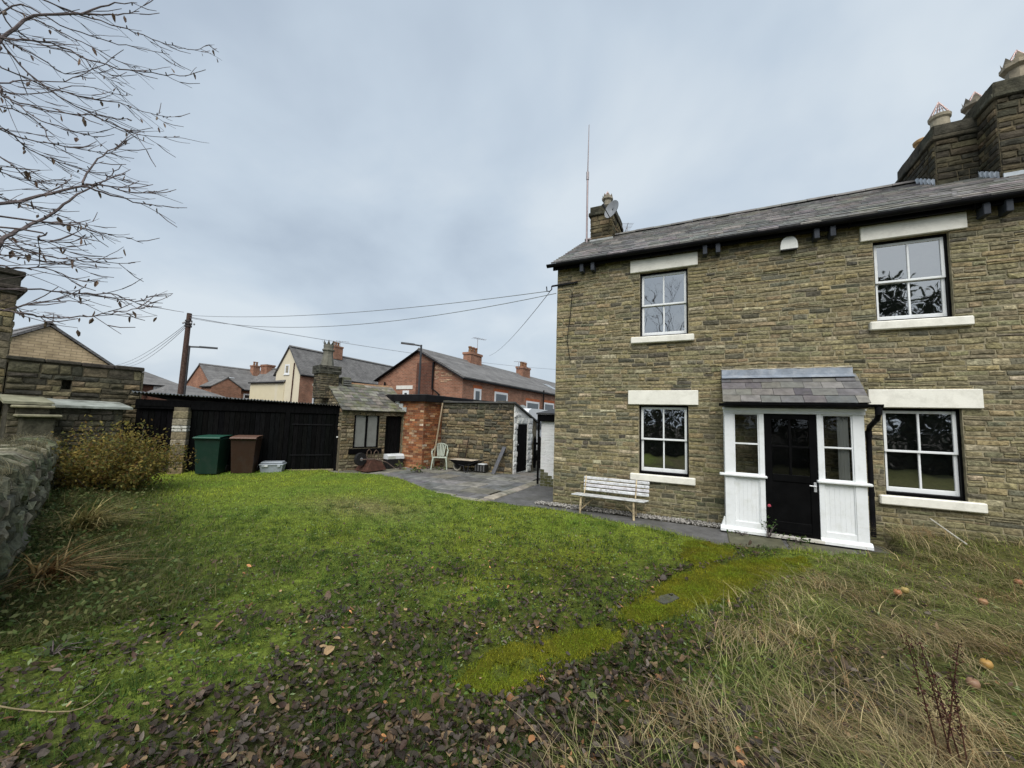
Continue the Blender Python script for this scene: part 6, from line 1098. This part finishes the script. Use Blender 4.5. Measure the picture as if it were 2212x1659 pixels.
fl = weed('snapdragon_plant', 'small snapdragon with one pink flower beside the porch door', .86, 7.30, 40, .12, .42, (.015, .032), [(.05, .10, .03), (.08, .14, .04)], 9, cat='flower', z0=.03); b = MB(None, (.38, .05, .08)); b.lathe((.875, 7.29, .50), [(.0, -.02), (.025, 0), (.02, .025), (0, .035)], 7); b.build('flower', M_PLASTIC, fl)
weed('porch_weed', 'creeping green weed along the porch threshold', 1.22, 7.26, 60, .26, .10, (.015, .035), [(.06, .11, .03), (.09, .13, .04)], 10, z0=.03); weed('porch_weed', 'small green weed at the left foot of the porch', .5, 7.25, 26, .2, .08, (.012, .03), [(.06, .11, .03), (.09, .13, .04)], 11, z0=.02)
dk = thing('dock_seed_head', 'dark red brown dock seed stalks standing in the dry grass', 'weed', (1.08, 2.86, 0)); g = np.random.default_rng(12); b = MB(None, (.05, .022, .014)); PP_ = []
for k in range(5):
    a = g.uniform(0, 6.3); p0 = Vector((1.08+g.uniform(-.05, .05), 2.86+g.uniform(-.05, .05), .05)); p1 = p0+Vector((math.cos(a)*.10+.03, math.sin(a)*.1+.1, .45+g.uniform(-.1, .12))); bough(b, [p0, p0.lerp(p1, .5)+Vector((0, 0, .02)), p1], .004, .002, 5, (.05, .022, .014)); PP_ += [tuple(p0.lerp(p1, q)) for q in g.uniform(.35, 1, 160)]
b.build('stems', M_BARK, dk); PP_ = np.array(PP_)+g.normal(0, .012, (len(PP_), 3)); fast('seeds', *leafquads(PP_, (.005, .010), [(.055, .018, .014), (.035, .014, .012), (.08, .03, .02)], g), M_LEAF, dk, kind='stuff')
# windfall apples
for i, (x, y, c, lb_) in enumerate(((1.66, 5.23, (.34, .13, .05), 'orange windfall apple touching a yellow one in the dry grass'), (1.75, 5.34, (.36, .27, .08), 'yellow windfall apple touching an orange one in the dry grass'), (1.70, 3.98, (.40, .23, .06), 'large golden windfall apple alone in the dry grass'), (2.29, 5.34, (.32, .17, .08), 'pale orange windfall apple alone in the dry grass'), (2.95, 6.24, (.30, .13, .06), 'orange windfall apple in the grass below the right window'), (1.51, 3.69, (.26, .15, .09), 'brown tinged windfall apple half sunk in the dry grass'))):
    z = float(gh(x, y))+.05; t = thing('windfall_apple', lb_, 'apple', (x, y, z), group='windfall apples in the dry grass'); b = MB(None, c); b.lathe((x, y, z), [(.005, -.024), (.018, -.028), (.031, -.010), (.033, .006), (.025, .024), (.010, .028), (.003, .021)], 14); b.build('fruit', M_PLASTIC, t, smooth=True); MB(None, (.05, .035, .02)).tube([(x, y, z+.025), (x+.006, y, z+.045)], .002, 5).build('stalk', M_BARK, t)
MB(None, (.42, .40, .34)).tube([(2.78, 7.55, .52), (2.98, 7.2, .30)], .009, 6).build('cane', M_WOOD, label='pale cane leaning in the long grass below the right window', cat='cane')
b = MB(None, (.26, .22, .12)); bough(b, smooth_path([(-3.6, .80, .07), (-3.34, .86, .08), (-3.07, 1.0, .07), (-3.05, 1.1, .09), (-3.2, 1.2, .07)]), .0045, .002, 6, (.22, .18, .10)); b.build('fallen_twig', M_WOOD, label='crooked pale twig lying in the grass at the wall foot', cat='twig')

# ------------------------------------------------------------------ fallen leaves
def leaf_geo(seed):
    g = np.random.default_rng(seed); ts = (.0, .22, .5, .78, 1.); k_ = g.uniform(.5, 1.0); hw = (.02, .27*k_, .34*k_, .22*k_, .0); V = []; cu = g.uniform(-.7, 1.1); fo = g.uniform(-.4, .8); tw = g.uniform(-.3, .3)
    for t, h in zip(ts, hw):
        z = cu*(t-.5)**2+.03; V += [(t-.5, -h*g.uniform(.75, 1.15), z+abs(fo)*h+tw*h*(t-.5)), (t-.5, 0, z), (t-.5, h*g.uniform(.75, 1.15), z+fo*h-tw*h*(t-.5))]
    F = [q for k in range(4) for q in ((3*k, 3*k+1, 3*k+4), (3*k, 3*k+4, 3*k+3), (3*k+1, 3*k+2, 3*k+5), (3*k+1, 3*k+5, 3*k+4))]
    V = np.array(V); V[:, 2] -= V[:, 2].min(); return V, np.array(F)
LCOL = np.array([(.066, .044, .030), (.052, .038, .028), (.078, .060, .046), (.090, .074, .060), (.11, .070, .038), (.19, .13, .07), (.045, .026, .018), (.080, .064, .038), (.038, .030, .024)])
LLAB = ['dark brown fallen leaf in the leaf litter']*2+['grey brown fallen leaf in the leaf litter']*2+['russet fallen leaf in the leaf litter', 'pale tan fallen leaf in the leaf litter', 'blackish fallen leaf in the leaf litter', 'olive brown fallen leaf in the leaf litter', 'blackish fallen leaf in the leaf litter']
tmpl = [leaf_geo(s) for s in range(14)]
x, y, g = scatter(62000, 1.05, 9.0, -44, 94, 21, 1.35); pr_ = np.clip(litter(x, y)*1.0+.02+.16*np.clip((7.5-np.hypot(x, y))/4, 0, 1)*np.clip(.5+1.2*nz(x, y, 3.3, 8), 0, 1), 0, 1); pr_ *= 1-.45*drygrass(x, y)*(nz(x, y, 2.9, 17) < .2); pr_ = np.where((nz(x, y, 2.9, 17) > .2) & (drygrass(x, y) > .2), np.maximum(pr_, .5), pr_); k = inpoly(x, y, LAWN) & (pr_ > g.uniform(0, 1, len(x))) & ~(inmoss(x, y) & (g.uniform(0, 1, len(x)) > .03)); x, y = x[k], y[k]; d = np.hypot(x, y); o_ = np.argsort(d); x, y, d = x[o_], y[o_], d[o_]; n = len(x)
S = g.uniform(.018, .058, n)*(1+.5*(g.uniform(0, 1, n) > .93))*(.65+.35*np.clip(litter(x, y)*1.5, 0, 1)); az = g.uniform(0, 6.3, n); tl = g.normal(0, .38, (n, 2)); Z = gh(x, y)+g.uniform(.002, .03, n)+.012*litter(x, y); ci = g.integers(0, len(LCOL), n); br_ = g.uniform(.3, 1.0, n)*np.where(g.uniform(0, 1, n) < .22, 1.9, 1.); big = g.uniform(0, 1, n) > .985; vi = g.integers(0, 14, n)
VV, FF, CC = [], [], []; off = 0; protos = {}
seen = np.array([size_seen((x[i], y[i], Z[i]), S[i]**2) for i in range(n)]); own = set(np.argsort(-seen)[:290])
for i in range(n):
    c = (np.array([.36, .17, .07]) if big[i] else LCOL[ci[i]])*br_[i]; V, F = tmpl[vi[i]]
    if i in own:
        key = (vi[i], 99 if big[i] else ci[i])
        if key not in protos:
            me = bpy.data.meshes.new('fallen_leaf'); me.from_pydata(V.tolist(), [], F.tolist()); at = me.color_attributes.new('Col', 'FLOAT_COLOR', 'POINT'); at.data.foreach_set('color', np.tile(np.array([*c, 1], np.float32), len(V))); me.materials.append(M_LEAF); protos[key] = me
        o = bpy.data.objects.new('fallen_leaf', protos[key]); COL.objects.link(o); o.location = (x[i], y[i], Z[i]); o.rotation_euler = (tl[i, 0], tl[i, 1], az[i]); o.scale = (S[i], S[i], S[i]); tag(o, 'bright orange fallen leaf lying in the leaf litter' if big[i] else LLAB[ci[i]], 'leaf', 'fallen leaves in the foreground')
    else:
        ca_, sa_ = math.cos(az[i]), math.sin(az[i]); q = V*S[i]; zz = q[:, 2]+q[:, 0]*tl[i, 1]+q[:, 1]*tl[i, 0]
        VV.append(np.stack([x[i]+q[:, 0]*ca_-q[:, 1]*sa_, y[i]+q[:, 0]*sa_+q[:, 1]*ca_, Z[i]+zz], 1)); FF.append(F+off); CC.append(np.tile(c, (len(V), 1))); off += len(V)
fast('leaf_litter', np.concatenate(VV), np.concatenate(FF), np.concatenate(CC), M_LEAF, label='carpet of wet brown leaves fallen over the lawn and path edge', cat='leaves', kind='stuff')
